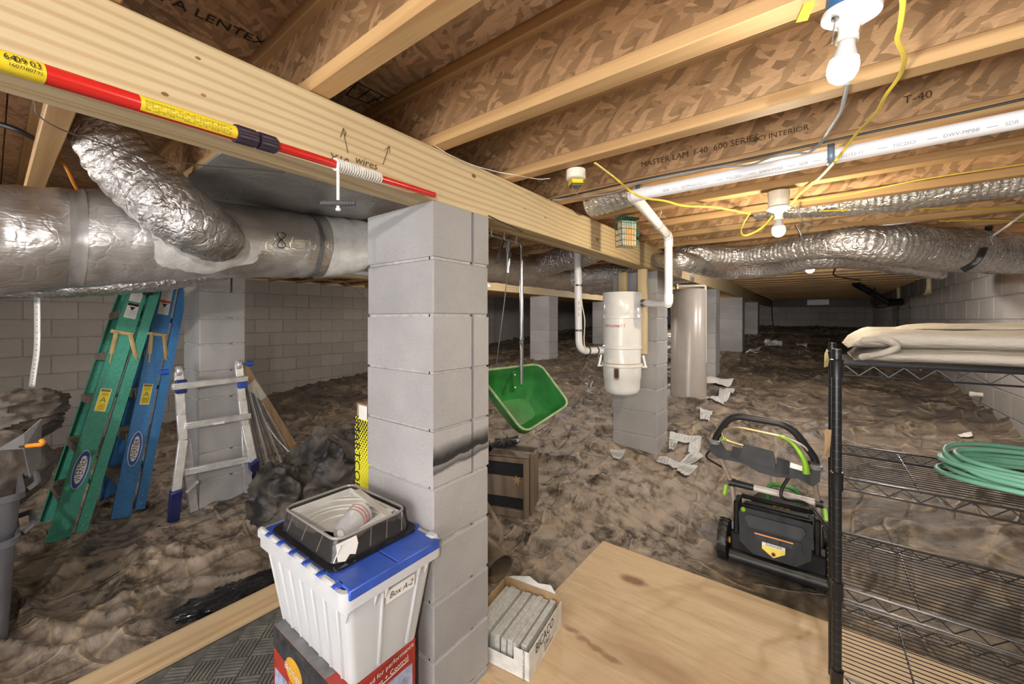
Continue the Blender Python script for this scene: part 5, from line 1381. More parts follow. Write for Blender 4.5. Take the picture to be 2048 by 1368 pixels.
patch([(1490, 706), (1514, 708), (1528, 690), (1514, 700)], 'yellow strip at the foot of the fourth pier', None, False, 'ivory', 'yellow_strip', 'strip')
patch([(1528, 684), (1566, 685), (1564, 692), (1530, 690)], 'pale flat strip on the sheeting far back, left one', None, False, 'ptape', 'pale_strip', 'strip')
patch([(1590, 690), (1614, 690), (1614, 696), (1594, 695)], 'pale flat strip on the sheeting far back, right one', None, False, 'ptape', 'pale_strip', 'strip')
patch([(1915, 872), (1942, 868), (1946, 876), (1920, 878)], 'pale slip lying on the sheeting by the right wall', None, False, 'paper', 'paper_slip', 'scrap')
# ------------------------------------------------------------------ cordless lawn mower
M['mblack'] = plain('dusty black mower plastic', (.014, .014, .015), .5, var=.35, scale=9, Specular_IOR_Level=.3); M['mgrey'] = plain('dark grey mower plastic', (.014, .0138, .0135), .42, var=.4, Specular_IOR_Level=.3)
M['lime'] = plain('lime green plastic', (.30, .62, .03), .4, var=.1); M['mtube'] = plain('champagne aluminium tube', (.55, .48, .42), .38, .5, var=.08); M['warmwhite'] = plain('cream tube', (.72, .66, .60), .35)
mx0, mx1, my = -.42, .055, 2.66
gm_ = -.005
mw = thing('lawn_mower', 'black and lime cordless lawn mower with folded handle beyond the plywood', 'mower', (-.18, 2.9, 0))
def mb_(a, b_, m, nm, bev=.01, R=None): return MB().box(a, b_, bev, R).build(nm, M[m], mw)
# deck shell
b = MB(); rings = []
for z, k in ((.09, 1.0), (.15, .99), (.20, .93), (.225, .80)):
    cx_, cy_ = (mx0 + mx1) / 2, 2.98; rings.append([Vector((cx_ + (x - cx_) * k, cy_ + (y - cy_) * k, z)) for x, y in ((mx0 + .03, 2.74), (mx1 - .03, 2.74), (mx1 - .01, 3.1), (mx1 - .08, 3.26), (mx0 + .08, 3.26), (mx0 + .01, 3.1))])
n = 6; b.add([p for q in rings for p in q], [(j * n + i, j * n + (i + 1) % n, (j + 1) * n + (i + 1) % n, (j + 1) * n + i) for j in range(3) for i in range(n)] + [tuple(range(5, -1, -1)), tuple(18 + i for i in range(6))]); b.build('deck', M['mblack'], mw, smooth=30)
# wheels
def wheel(x, y, r, w, nm='wheel'):
    B = basis((x, y, r + .002), (0, 1, 0), (0, 0, 1))
    o = MB().lathe([(r * .78, -w / 2), (r * .97, -w / 2), (r, -w / 2 + .008), (r, w / 2 - .008), (r * .97, w / 2), (r * .78, w / 2)], n=36, M=B).build(nm, M['black'], mw)
    b = MB()
    for k in range(20):
        a = 2 * math.pi * k / 20
        for s_ in (-1, 1):
            p = B @ Vector((r * math.cos(a), r * math.sin(a), s_ * w * .02)); q = B @ Vector((r * math.cos(a + .16), r * math.sin(a + .16), s_ * w * .48))
            b.bar(p, q, .012, .007, up=(p - B.translation))
    b.build('tread', M['black'], o, smooth=0, kind='stuff')
    MB().lathe([(0, -w / 2 - .004), (r * .8, -w / 2 + .006), (r * .8, w / 2 - .006), (0, w / 2 + .004)], n=24, M=B).build('hub', M['mgrey'], o)
    MB().lathe([(.018, -w / 2 - .012), (.018, w / 2 + .012)], n=12, M=B).build('axle_cap', M['amber'], o)
wheel(mx0 - .02, 2.72, .115, .048); wheel(mx1 + .02, 2.72, .115, .048); wheel(mx0 + .01, 3.17, .085, .042); wheel(mx1 - .01, 3.17, .085, .042)
MB().tube([(mx0 + .02, 2.645, .070), (mx1 + .01, 2.645, .070)], .034, 20).build('trail_shield', M['black'], mw)
mb_((mx0 + .02, 2.66, .07), (mx1, 2.76, .20), 'mblack', 'rear_skirt', .012)
# rear discharge door, leaning back
RD = Matrix.Translation(((mx0 + mx1) / 2, 2.655, .115)) @ Matrix.Rotation(math.radians(-14), 4, 'X')
def rd(poly, z0, z1, m, nm): return MB().prism(poly, z0, z1, RD @ basis((0, 0, 0), (1, 0, 0), (0, 0, 1))).build(nm, M[m], mw, smooth=20)
rd([(-.10, 0), (.10, 0), (.165, .05), (.175, .20), (.165, .235), (-.165, .235), (-.175, .20), (-.165, .05)], 0, .035, 'mblack', 'discharge_door')
rd([(-.12, .14), (.12, .14), (.145, .185), (.13, .205), (-.13, .205), (-.145, .185)], .035, .048, 'mgrey', 'door_grip')
rd([(-.085, .012), (.085, .012), (.13, .07), (.125, .125), (-.125, .125), (-.13, .07)], .035, .042, 'mblack', 'door_panel')
for k, (dx, sx) in enumerate(((-.06, .05), (0, .05), (.06, .05))): rd([(dx - sx / 2, .085), (dx + sx / 2, .085), (dx + sx / 2, .106), (dx - sx / 2, .106)], .042, .0428, 'mgrey', 'warning_panel')
rd([(-.092, .110), (.088, .110), (.088, .117), (-.092, .117)], .042, .0430, 'orange', 'orange_rule')
rd([(-.055, .080), (.053, .080), (.053, .045), (0, .012), (-.055, .045)], .0428, .0434, 'yellow', 'danger_sticker')
rd([(-.055, .080), (.053, .080), (.053, .062), (-.055, .062)], .0434, .0438, 'paper', 'danger_sticker')
Bd = RD @ basis((0, 0, 0), (1, 0, 0), (0, 0, 1))
text('DANGER', Bd @ Vector((0, .071, .0438)), Bd.col[0].to_3d(), Bd.col[1].to_3d(), .019, 'ink', mw)
MB().lathe([(.011, .0434), (.011, .0440)], n=18, M=Bd @ Matrix.Translation((0, .030, 0))).build('pictogram', M['warnred'], mw, smooth=0)
MB().lathe([(.007, .0440), (.007, .0444)], n=18, M=Bd @ Matrix.Translation((0, .030, 0))).build('pictogram', M['ink'], mw, smooth=0)
# battery housing and hinge bars
mb_((-.345, 2.70, .26), (-.02, 2.80, .355), 'mgrey', 'rear_housing', .012)
mb_((-.325, 2.83, .22), (-.04, 3.10, .33), 'mblack', 'motor_cover', .04)
mb_((-.36, 2.685, .335), (-.01, 2.715, .36), 'mgrey', 'hinge_bar', .008)
mb_((-.36, 2.74, .375), (.0, 2.775, .40), 'mgrey', 'carry_bar', .012)
for x in (-.385, -.005): mb_((x, 2.67, .17), (x + .03, 2.79, .38), 'mgrey', 'side_bracket', .008)
for x in (-.37, .015): MB().box((x - .03, 2.705, .11), (x + .0, 2.745, .24), .008).build('fender', plain('grey fender', (.30, .31, .33), .5), mw)
panel((-.185, 2.6995, .305), (1, 0, 0), (0, .1, 1), .17, .042, 'mtube', mw, 'maker_plate', .002); panel((-.185, 2.698, .305), (1, 0, 0), (0, .1, 1), .16, .034, 'denim', mw, 'maker_plate', .0012)
panel((-.185, 2.6965, .292), (1, 0, 0), (0, .1, 1), .055, .007, 'paper', mw, 'maker_plate', .0012)
for k in range(3): MB().lathe([(.012, 0), (.012, .01), (.006, .013)], (-.19 + .03 * k, 2.86, .33), 12).build('charge_light', M['yellow'], mw)
MB().tube(bend([(-.235, 2.95, .33), (-.235, 2.95, .43), (-.08, 2.95, .43), (-.08, 2.95, .33)], .05), .012, 10).build('front_handle', plain('green handle', (.05, .30, .06), .4), mw)
# handle tubes, console, bail
jL, jR = Vector((-.40, 2.70, .475)), Vector((.015, 2.70, .465))
cL, cR = Vector((-.470, 2.62, .690)), Vector((-.012, 2.62, .655))
for a, m_, c_ in ((Vector((-.375, 2.72, .23)), jL, cL), (Vector((.015, 2.72, .23)), jR, cR)):
    MB().tube([a, m_], .0145, 14).build('lower_tube', M['mtube'], mw)
    MB().tube([m_, c_ + (c_ - m_) * .05], .0125, 14).build('upper_tube', M['mtube'], mw)
    MB().tube([m_ - Vector((.012, 0, 0)), m_ + Vector((.02, 0, 0))], .024, 14).build('pivot', M['black'], mw)
    sd_ = -1 if a.x < -.2 else 1
    MB().bar(m_ + Vector((.026 * sd_, -.01, -.015)), m_ + Vector((.034 * sd_, -.03, -.075)), .018, .022, up=(1, 0, 0), bev=.005).build('cam_lever', M['lime'], mw)
MB().bar(Vector((-.335, 2.70, .31)), Vector((-.335, 2.67, .35)), .025, .025, up=(1, 0, 0), bev=.008).build('release_tab', M['lime'], mw)
MB().tube([jL + (jR - jL) * .26, jR - (jR - jL) * .04], .0175, 16).build('cross_tube', M['warmwhite'], mw)
MB().tube([jL + Vector((.01, 0, 0)), jL + (jR - jL) * .28], .020, 14).build('cross_sleeve', M['black'], mw)
cd = (cR - cL).normalized(); up_ = Vector((0, .25, 1)); up_ = (up_ - cd * up_.dot(cd)).normalized()
def console(poly, z0, z1, m, nm, bev=None):
    return MB().prism(poly, z0, z1, basis((cL + cR) / 2, cd, up_)).build(nm, M[m], mw, smooth=30)
w_ = (cR - cL).length / 2
console([(-w_ - .03, .035), (-w_ - .025, -.03), (-w_ + .02, -.055), (-.08, -.048), (.0, -.075), (.08, -.075), (w_ - .06, -.055), (w_ + .01, -.075), (w_ + .035, -.04), (w_ + .03, .045), (w_ - .02, .05), (w_ - .05, -.01), (.1, -.012), (-.1, .0), (-w_ + .05, .0), (-w_ + .015, .045)], -.022, .028, 'mgrey', 'console')
console([(-.085, .06), (.055, .055), (.075, -.03), (-.10, -.03)], .012, .055, 'mgrey', 'switch_box')
console([(-.14, .03), (-.09, .03), (-.09, -.035), (-.14, -.025)], -.005, .05, 'mblack', 'switch_cheek')
console([(.075, .03), (.13, .025), (.13, -.05), (.075, -.045)], -.005, .05, 'mblack', 'switch_cheek')
console([(.135, .018), (.215, .012), (.215, -.012), (.135, -.008)], -.01, .03, 'mtube', 'speed_bar')
bl = bend([cL + Vector((-.005, -.0, .02)), cL + Vector((.0, -.0, .06)), Vector((-.385, 2.58, .905)), Vector((-.105, 2.58, .890)), cR + Vector((.012, 0, .07)), cR + Vector((.018, 0, .01))], .07, 8)
MB().tube(bl, .0185, 16).build('grip_bar', M['black'], mw)
M['ringgrey'] = plain('grey grip ring', (.22, .22, .23), .4)
for p_ in (cL + Vector((-.004, -.012, .036)), cR + Vector((.016, -.012, .028))): MB().lathe([(.024, -.012), (.030, -.008), (.030, .008), (.024, .012)], p_, 20).build('grip_ring', M['ringgrey'], mw)
bw = bend([cL + Vector((.24, -.02, .03)), cL + Vector((.05, -.02, .06)), cL + Vector((.03, -.02, .11)), Vector((-.36, 2.57, .845)), Vector((-.13, 2.57, .825))], .05, 6)
MB().tube(bw, .0065, 10).build('bail_wire', M['brass'], mw)
MB().tube(bend([Vector((-.13, 2.57, .825)), Vector((-.05, 2.57, .80)), cR + Vector((.0, 0, .08))], .06), .005, 8).build('bail_wire', M['warmwhite'], mw)
gp = smoothpath([Vector((-.155, 2.56, .832)), Vector((-.10, 2.555, .805)), Vector((-.06, 2.55, .755)), Vector((-.04, 2.545, .705)), Vector((-.035, 2.545, .66))], 6)
MB().tube(gp, [.007 + .010 * (i / (len(gp) - 1)) ** 1.5 for i in range(len(gp))], 14).build('drive_lever', M['lime'], mw)
MB().bar(cL + Vector((.035, -.02, .055)), cL + Vector((.06, -.02, .075)), .012, .02, up=(0, 1, 0), bev=.004).build('bail_clip', M['lime'], mw)
MB().tube(smoothpath([cR + Vector((-.10, -.02, -.05)), cR + Vector((-.13, -.02, -.12)), cR + Vector((-.125, -.02, -.17)), jR + Vector((-.06, -.02, -.01)), jR + Vector((.0, -.03, -.06)), jR + Vector((.05, -.03, -.15)), Vector((.06, 2.72, .25))], 7), .0085, 9).build('cable', M['black'], mw)
MB().tube(smoothpath([cL + Vector((-.03, 0, -.02)), cL + Vector((-.06, .06, -.09)), jL + Vector((-.04, .05, .05)), jL + Vector((-.02, .03, -.01))], 7), .006, 8).build('cable', M['black'], mw)

# ------------------------------------------------------------------ wire shelf unit
sx0, sx1, sy0, sy1 = .055, 1.235, 1.632, 2.06
sh = thing('wire_shelf_unit', 'black four post wire shelf unit standing against the right wall', 'shelf', ((sx0 + sx1) / 2, (sy0 + sy1) / 2, .018))
posts = [(sx0, sy0), (sx0, sy1), (sx1, sy0), (sx1, sy1)]
for x, y in posts:
    b = MB(); b.tube([(x, y, .019), (x, y, 1.352)], .0127, 18); o = b.build('post', M['blackmetal'], sh)
    b = MB()
    for k in range(52): b.lathe([(.01285, .045 + k * .0254), (.01285, .0458 + k * .0254)], (x, y, 0), 18, cap=False)
    b.build('groove', M['darksteel'], o, smooth=0, kind='stuff')
    MB().lathe([(.0125, 1.35), (.0133, 1.352), (.012, 1.358), (0, 1.359)], (x, y, 0), 18).build('cap', M['blackmetal'], o)
SZ = [1.31, .952, .605, .325]
for z in SZ:
    s_ = put('wire_deck', None, sh)
    b = MB(); rw = .0024
    for e, r in ((0, .0034), (-.034, .003)):
        for p, q in (((sx0 + .012, sy0), (sx1 - .012, sy0)), ((sx0 + .012, sy1), (sx1 - .012, sy1)), ((sx0, sy0 + .012), (sx0, sy1 - .012)), ((sx1, sy0 + .012), (sx1, sy1 - .012))):
            b.tube([(*p, z + e), (*q, z + e)], r, 6)
    frame = b.mesh('wire_deck', M['blackmetal'])
    bpy.data.objects.remove(s_); s_ = put('wire_deck', frame, sh)
    b = MB(); nz_ = 17
    for y in (sy0, sy1):
        pts = [(sx0 + .02 + (sx1 - sx0 - .04) * i / (2 * nz_), y, z - (.032 if i % 2 else .002)) for i in range(2 * nz_ + 1)]; b.tube(pts, .0022, 5)
    for x in (sx0, sx1):
        pts = [(x, sy0 + .02 + (sy1 - sy0 - .04) * i / 12, z - (.032 if i % 2 else .002)) for i in range(13)]; b.tube(pts, .0022, 5)
    b.build('truss_wire', M['blackmetal'], s_)
    b = MB()
    for k in range(1, 19): y = sy0 + (sy1 - sy0) * k / 19; b.tube([(sx0, y, z + .003), (sx1, y, z + .003)], .0017, 5)
    b.build('surface_wires', M['blackmetal'], s_, kind='stuff')
    for f in (.16, .5, .84): x = sx0 + (sx1 - sx0) * f; MB().tube([(x, sy0, z - .003), (x, sy1, z - .003)], .0028, 6).build('cross_wire', M['blackmetal'], s_)
    for x, y in posts: MB().lathe([(.0165, -.042), (.0165, .008), (.0185, .014), (.014, .016)], (x, y, z), 18).build('collar', M['blackmetal'], s_)
bk = MB().bar((sx0 - .018, sy1 - .02, .90), (sx0 - .012, sy1 - .02, 1.01), .02, .006, up=(0, 1, 0), bev=.001).build('cork_strip', M['kraft']); tag(bk, 'small brown wood strip wedged at the left shelf post', 'strip')
tg = MB().prism([(-.008, 0), (.006, .005), (.012, .03), (.004, .075), (-.006, .05)], 0, .002, basis((sx0 - .02, sy1 - .03, 1.26), (CS, SN, 0), (.1, .1, 1))).build('paper_tag', plain('yellowed tag', (.60, .50, .22), .7), smooth=0); tag(tg, 'torn yellowed tag hanging on the top of the rear shelf post', 'tag')

# folded canvas on the top shelf
t = NT('beige canvas'); c = t.co(); n1 = t.noise(c, 5, 5); n2 = t.noise(t.co(scale=(3, 9, 9)), 5, 5, .6); n3 = t.noise(c, 160, 2)
col = t.ramp(n1, [(.3, (.31, .275, .225)), (.6, (.385, .345, .285)), (.75, (.40, .32, .21))])
t.P(Base_Color=col, Roughness=.75).bump(t.math('ADD', n2, t.math('MULTIPLY', n3, .15)), .55, .018); M['canvas'] = t.m
def fold_slab(x0, x1, y0, y1, z0, h0, h1, seed, m, nm, parent, sag=0.0):
    """one folded layer of cloth: rounded at its long edges, its left end rounded as well, swelling to the right"""
    b = MB(); NX, NA = 60, 28; vs = []
    for i in range(NX + 1):
        f = i / NX; x = x0 + (x1 - x0) * f
        h = (h0 + (h1 - h0) * f) * (min(1, (f / .06)) ** .5 if f < .06 else 1)
        inset = (.06 * (1 - min(1, f / .10)) ** 2)
        for k in range(NA):
            a = 2 * math.pi * k / NA; ca, sa = math.cos(a), math.sin(a)
            yy_ = (y0 + y1) / 2 + ((y1 - y0) / 2 - inset) * (abs(ca) ** .45) * (1 if ca >= 0 else -1)
            zz = z0 + h / 2 + h / 2 * (abs(sa) ** .75) * (1 if sa >= 0 else -1)
            w = mnoise.noise(Vector((x * 5 + seed, yy_ * 7, zz * 9))) * .012 + mnoise.noise(Vector((x * 14 + seed, yy_ * 20, zz * 30))) * .004
            zz += w * (1 if sa > 0 else .15) + sag * math.sin(f * 3) * .01
            vs.append((x, yy_ + w * .6, max(zz, z0)))
    fs = [(i * NA + k, i * NA + (k + 1) % NA, (i + 1) * NA + (k + 1) % NA, (i + 1) * NA + k) for i in range(NX) for k in range(NA)]
    fs += [tuple(range(NA - 1, -1, -1)), tuple(NX * NA + k for k in range(NA))]
    return b.add(vs, [tuple(reversed(q)) for q in fs]).build(nm, m, parent, smooth=80)
cn = thing('folded_canvas', 'folded beige canvas drop cloth lying on the top wire shelf', 'cloth', (.65, 1.85, 1.316))
fold_slab(.10, 1.20, 1.60, 2.10, 1.322, .045, .055, 3, M['canvas'], 'lower_fold', cn)
fold_slab(.085, 1.205, 1.615, 2.13, 1.360, .062, .070, 8, M['canvas'], 'upper_fold', cn)
fold_slab(.22, 1.205, 1.70, 2.12, 1.418, .012, .050, 14, M['canvas'], 'top_fold', cn)
MB().tube(smoothpath([(.115, 1.63, 1.335), (.16, 1.60, 1.352), (.19, 1.607, 1.372), (.165, 1.625, 1.39), (.12, 1.65, 1.385)], 6), [.014] * 25, 10, sq=.7).build('end_pleat', M['canvas'], cn, smooth=80)

# green hose coil
M['hose'] = plain('pale green hose', (.17, .42, .29), .42, var=.10, scale=8)
pts = []
N_ = 9
for i in range(N_ * 20 + 1):
    a = 2 * math.pi * i / 20; k = i / 20
    wob = math.sin(k * 2.4) * .018
    r1, r2 = .285 + wob + .012 * math.sin(k * 5), .165 + wob * .8 + .010 * math.cos(k * 3)
    zc = .972 + .0125 * (k % 4) * .9 + .006 * math.sin(a * 1.5 + k)
    lift = .05 * max(0, math.cos(a - 2.2)) if k > N_ - 1 else 0
    pts.append((.62 + r1 * math.cos(a), 1.835 + r2 * math.sin(a), zc + lift + (.018 if k > 5 else 0)))
hsn = MB().tube(smoothpath(pts, 3), .0075, 10).build('garden_hose', M['hose']); tag(hsn, 'coiled pale green hose on the second wire shelf', 'hose')

# ------------------------------------------------------------------ bulb fixtures
def glow(name, col, s):
    t = NT(name); t.P(Base_Color=(1, 1, 1), Emission_Color=(*col, 1), Emission_Strength=s); return t.m
M['bulb1'] = glow('lit bulb daylight', (1, .97, .92), 420); M['bulb2'] = glow('lit bulb warm', (1, .86, .62), 1200); M['bulb3'] = glow('lit bulb far', (1, .97, .94), 900)
M['bulbneck'] = plain('bulb collar', (.62, .61, .60), .4); M['boxblue'] = plain('blue junction box', (.05, .17, .36), .45)
def fixture(c_, tilt, bm, label, chain=True, box=True, neck=True, sc=1.0):
    r = thing('bulb_holder', label, 'lamp', c_)
    B = Matrix.Translation(c_) @ Matrix.Rotation(tilt[0], 4, 'X') @ Matrix.Rotation(tilt[1], 4, 'Y') @ Matrix.Diagonal((sc, sc, sc, 1))
    if box: MB().lathe([(.050, .004), (.052, .006), (.052, .085), (.046, .088)], n=24, M=B).build('junction_box', M['boxblue'], r)
    MB().lathe([(.057, .004), (.058, 0), (.057, -.006), (.045, -.014), (.026, -.022), (.021, -.030), (.020, -.050), (.022, -.052), (.022, -.058), (.018, -.058)], n=36, M=B).build('porcelain_base', M['porcelain'], r)
    MB().lathe([(.0205, -.056), (.0225, -.058), (.0225, -.063), (.019, -.065)], n=24, M=B).build('socket_ring', M['ivory'], r)
    MB().lathe([(.016, -.060), (.018, -.075), (.025, -.098), (.028, -.103)], n=28, M=B, cap=False).build('bulb_neck', M['bulbneck'], r)
    MB().lathe([(.028, -.103), (.031, -.118), (.0305, -.132), (.024, -.147), (.012, -.156), (.0, -.158)], n=28, M=B, cap=False).build('bulb', bm, r)
    if chain:
        b = MB()
        for k in range(14): b.lathe([(0, -.0018), (.0018, 0), (0, .0018)], B @ Vector((-.028, -.03, -.018 - .0042 * k)), 6)
        b.build('pull_chain', M['steel'], r); MB().lathe([(.008, -.016), (.008, -.022)], n=12, M=B @ Matrix.Translation((-.028, -.03, 0))).build('chain_socket', M['darksteel'], r)
        MB().lathe([(.006, -.0005), (.006, -.006)], n=12, M=B @ Matrix.Translation((-.045, .002, -.006)) @ Matrix.Diagonal((1, 1.6, 1, 1))).build('screw_cover', M['greycable'], r)
    return r
f1 = W(1702, 36, .70); f1.z = ZJ - .068
fixture(f1, (.06, .12), M['bulb1'], 'nearest bare bulb in a white porcelain holder with a pull chain', sc=.74)
f2 = onZ(1557, 416, ZJ - .085)
fixture(f2, (.05, 0), M['bulb2'], 'middle bare bulb glowing warm in a white holder under the joists', box=False, chain=False, sc=.85)
MB().lathe([(.042, .0), (.044, .07)], f2 + Vector((0, 0, .006)), 24).build('mounting_box', M['ivory'], bpy.data.objects['bulb_holder.001'])
f3 = onZ(1620, 508, 2.0)
fixture(f3, (0, 0), M['bulb3'], 'far bare bulb hanging just under the silver flexible duct', chain=False)
# fill bulbs added outside the view, over the near and left bays
# (others added to brighten the depth, hidden behind the ducts and piers)
M['fillbulb4'] = glow('added fill bulb left bay', (1, .95, .88), 1000)
M['fillbulb5'] = glow('added fill bulb near bay', (1, .97, .94), 2900)
M['fillbulb6'] = glow('added dim fill bulb far left', (1, .92, .82), 750)
for x, y, lab in ((-5.0, .9, 'added fill bulb hidden behind the trunk duct over the left bay'), (-2.6, 4.2, 'added fill bulb hidden behind the narrow trunk duct'),
                  (-4.9, 4.5, 'added fill bulb hidden behind the near pier'), (-2.7, 7.5, 'added fill bulb hidden behind the canister pier'), (-3.0, 11.0, 'added fill bulb hidden behind the water tank'), (.5, 4.8, 'added fill bulb hidden behind the twin flexible ducts'),
                  (-3.0, -.75, 'added fill bulb over the near left bay, behind the view'), (.5, -.7, 'added fill bulb over the near right bay, behind the view')):
    y = JY0 + JS * round((y - JY0) / JS); fixture(Vector((x, y, ZJ - .006)), (0, 0), M['fillbulb5'] if 'near right' in lab else M['fillbulb6'] if x < -4 else M['fillbulb4'], lab, chain=False, box=False)
wb = thing('junction_box', 'white round ceiling box with a yellow frame and loose wires', 'box', onZ(1146, 350, 2.03))
jc = onZ(1147, 338, ZJ)
jc = Vector((jc.x, JY0 + JS * 2 + .0, ZJ)) if False else jc
MB().lathe([(.036, -.036), (.039, -.034), (.039, -.0), (.036, .0)], jc + Vector((0, .02, .0)), 24).build('box', M['ivory'], wb)
R45 = Matrix.Translation(jc + Vector((0, .02, -.052))) @ Matrix.Rotation(.75, 4, 'Z')
for a, b_ in (((-.026, -.026, -.006), (.026, -.020, .010)), ((-.026, .020, -.006), (.026, .026, .010)), ((-.026, -.026, -.006), (-.020, .026, .010)), ((.020, -.026, -.006), (.026, .026, .010))): MB().box(a, b_, .001, R45).build('yellow_frame', M['yellow'], wb)
MB().box((-.022, -.022, -.016), (.022, .022, -.006), .002, R45).build('bracket', M['darksteel'], wb)
b = MB()
for k in range(5):
    p = jc + Vector((random.uniform(-.03, .03), .02 + random.uniform(-.03, .03), -.036)); b.tube(smoothpath([p, p + Vector((random.uniform(-.02, .02), 0, -.025)), p + Vector((random.uniform(-.03, .03), 0, -.055))], 4), .0012, 5)
b.build('loose_wires', M['brass'], wb)

# ------------------------------------------------------------------ cables under the joists
def cable(pts, r, m, label, nm='cable', z=None, cat='cable', n=8, sq=1.0):
    P = [onZ(*p, z) if len(p) == 2 else onZ(*p) for p in pts]
    o = MB().tube(smoothpath(P, 8), r, n, sq=sq).build(nm, M[m]); return tag(o, label, cat)
cable([(1797, -25, 2.045), (1806, 5, 2.045), (1800, 55, 2.045), (1795, 80, 2.043), (1808, 115, 2.042), (1800, 150, 2.045), (1772, 190, 2.035), (1752, 225, 2.03), (1715, 265, 2.03), (1688, 300, 2.01), (1668, 325, 1.965), (1640, 355, 2.0), (1620, 372, 2.03), (1600, 388, 2.03), (1583, 408, 2.02), (1575, 415, 2.01)], .0048, 'yellowcable', 'thick yellow cable looping down from the near bulb to the middle bulb', sq=.6)
cable([(1190, 326, 2.05), (1235, 360, 2.04), (1262, 383, 1.955), (1290, 396, 1.948), (1330, 402, 1.985), (1370, 412, 2.0), (1430, 415, 2.02), (1500, 428, 2.03)], .005, 'yellowcable', 'yellow cable running from the joist over the white pipe to the middle bulb', sq=.6)
cable([(1500, 427, 2.03), (1488, 445, 1.985), (1482, 463, 1.965), (1490, 471, 1.96), (1512, 463, 1.975), (1530, 450, 2.0), (1545, 432, 2.02)], .0055, 'yellowcable', 'loop of yellow cable hanging left of the middle bulb', sq=.6)
cable([(1640, 422, 2.05), (1700, 420, 2.05), (1800, 418, 2.05), (1920, 416, 2.05), (2070, 418, 2.05)], .006, 'yellowcable', 'straight yellow cable running right from the middle bulb under the joists', sq=.6)
cable([(1600, 402, 2.054), (1700, 388, 2.054), (1850, 358, 2.054), (2070, 325, 2.054)], .005, 'yellowcable', 'yellow cable higher up along the joist above the middle bulb', sq=.6)
cable([(1880, 442, 2.05), (1960, 441, 2.05), (2070, 442, 2.05)], .006, 'yellowcable', 'short yellow cable by the black strap at far right', sq=.6)
cable([(1695, 168, 2.05), (1688, 200, 2.05), (1682, 222, 2.045), (1668, 245, 2.045), (1655, 265, 2.045), (1642, 285, 2.045), (1618, 305, 2.045), (1590, 306, 2.045), (1540, 315, 2.045), (1500, 330, 2.045), (1430, 335, 2.045), (1380, 345, 2.045), (1330, 355, 2.045), (1290, 362, 2.045), (1230, 385, 2.045), (1180, 392, 2.045), (1140, 397, 2.045), (1105, 400, 2.045)], .0055, 'greycable', 'grey cable from the near bulb along the joist to the main beam', sq=.6)
cable([(1102, 400, 2.053), (1300, 356, 2.053), (1480, 321, 2.053), (1700, 273, 2.053), (1900, 231, 2.053), (2070, 193, 2.053)], .004, 'black', 'thin black cable along the top of the joist flange above the white pipe')
cable([(1345, 500, 2.05), (1420, 503, 2.05), (1520, 498, 2.05), (1595, 490, 2.04), (1600, 470, 2.03), (1590, 450, 2.04)], .004, 'black', 'thin dark cable hanging by the beam beside the upper flexible duct')
cable([(1590, 412, 2.03), (1600, 430, 2.02), (1605, 442, 2.01), (1625, 448, 2.03), (1608, 455, 2.03), (1603, 470, 2.0), (1608, 492, 1.965), (1617, 506, 1.98)], .0035, 'greycable', 'thin grey wire from the middle bulb down to the far bulb')
cable([(1346, 504, 2.052), (1375, 525, 2.052), (1415, 555, 2.052), (1450, 580, 2.05), (1490, 592, 2.05)], .008, 'yellowcable', 'yellow cable stapled along the top of the main beam beyond the canister')
cable([(1672, 468, 2.05), (1680, 500, 2.01), (1690, 520, 1.97), (1672, 535, 2.0), (1668, 550, 2.0), (1690, 556, 2.0), (1720, 560, 2.0)], .008, 'black', 'black cable drooping behind the flexible ducts to the black drain')
cable([(2060, 420, 2.04), (2030, 440, 2.03), (2010, 455, 2.0), (1988, 470, 1.98)], .006, 'rope', 'twisted pale wire hanging at the right edge of the ceiling')
cable([(1000, 345, 2.0), (1030, 350, 2.0), (1075, 358, 2.045), (1100, 357, 2.05)], .0016, 'rope', 'thin white wire from the main beam to the third joist')
o = MB().tube(smoothpath([onbeam(866, 291) + Vector((.004, 0, 0)), onbeam(900, 312) + Vector((.006, 0, 0)), onbeam(950, 333) + Vector((.006, 0, 0)), onZ(1000, 345, 2.0)], 6), .0014, 6).build('cable', M['rope']); tag(o, 'thin white wire running along the top edge of the main beam', 'cable')
o = MB().tube(smoothpath([W(70, 205, .86), W(78, 232, .88), W(130, 262, .92), (W(230, 295, 1.02)), W(300, 315, 1.10), W(400, 330, 1.2), W(500, 338, 1.3), W(570, 345, 1.4)], 8), .0018, 6).build('cable', M['steel']); tag(o, 'thin silver wire sagging across in front of the silver ducts', 'cable')
o = MB().tube(smoothpath([W(-30, 240, 1.35), W(30, 258, 1.38), W(70, 278, 1.42)], 6), .009, 8).build('cable', M['black']); tag(o, 'black cable at far left behind the main beam', 'cable')
o = MB().tube(smoothpath([W(92, 260, 1.62), W(100, 300, 1.6), W(118, 315, 1.6), W(135, 340, 1.62), W(150, 372, 1.65), W(168, 396, 1.68)], 6), .006, 8).build('cable', M['orange']); tag(o, 'orange cable dropping behind the trunk duct at far left', 'cable')
o = MB().tube(smoothpath([onZ(645, 560, 2.05), W(668, 562, 6.0), W(690, 565, 6.0), W(725, 590, 6.0), W(745, 610, 6.0)], 6), .006, 6).build('cable', M['greycable']); tag(o, 'pale cable hanging in front of the left block wall', 'cable')
o = MB().tube(smoothpath([onX(977, 431, BX + .004), onX(995, 440, BX + .004), onX(1046, 464, BX + .004)], 4), .002, 6).build('cable', M['black']); tag(o, 'thin dark wire on the main beam just right of the near pier', 'cable')
wp = MB().tube([(-3.609, 1.5, 1.925), (-3.609, 4.2, 1.925)], .03, 16).build('white_pipe', M['pvc']); tag(wp, 'white pipe running along the far beam, seen under the trunk duct', 'pipe')
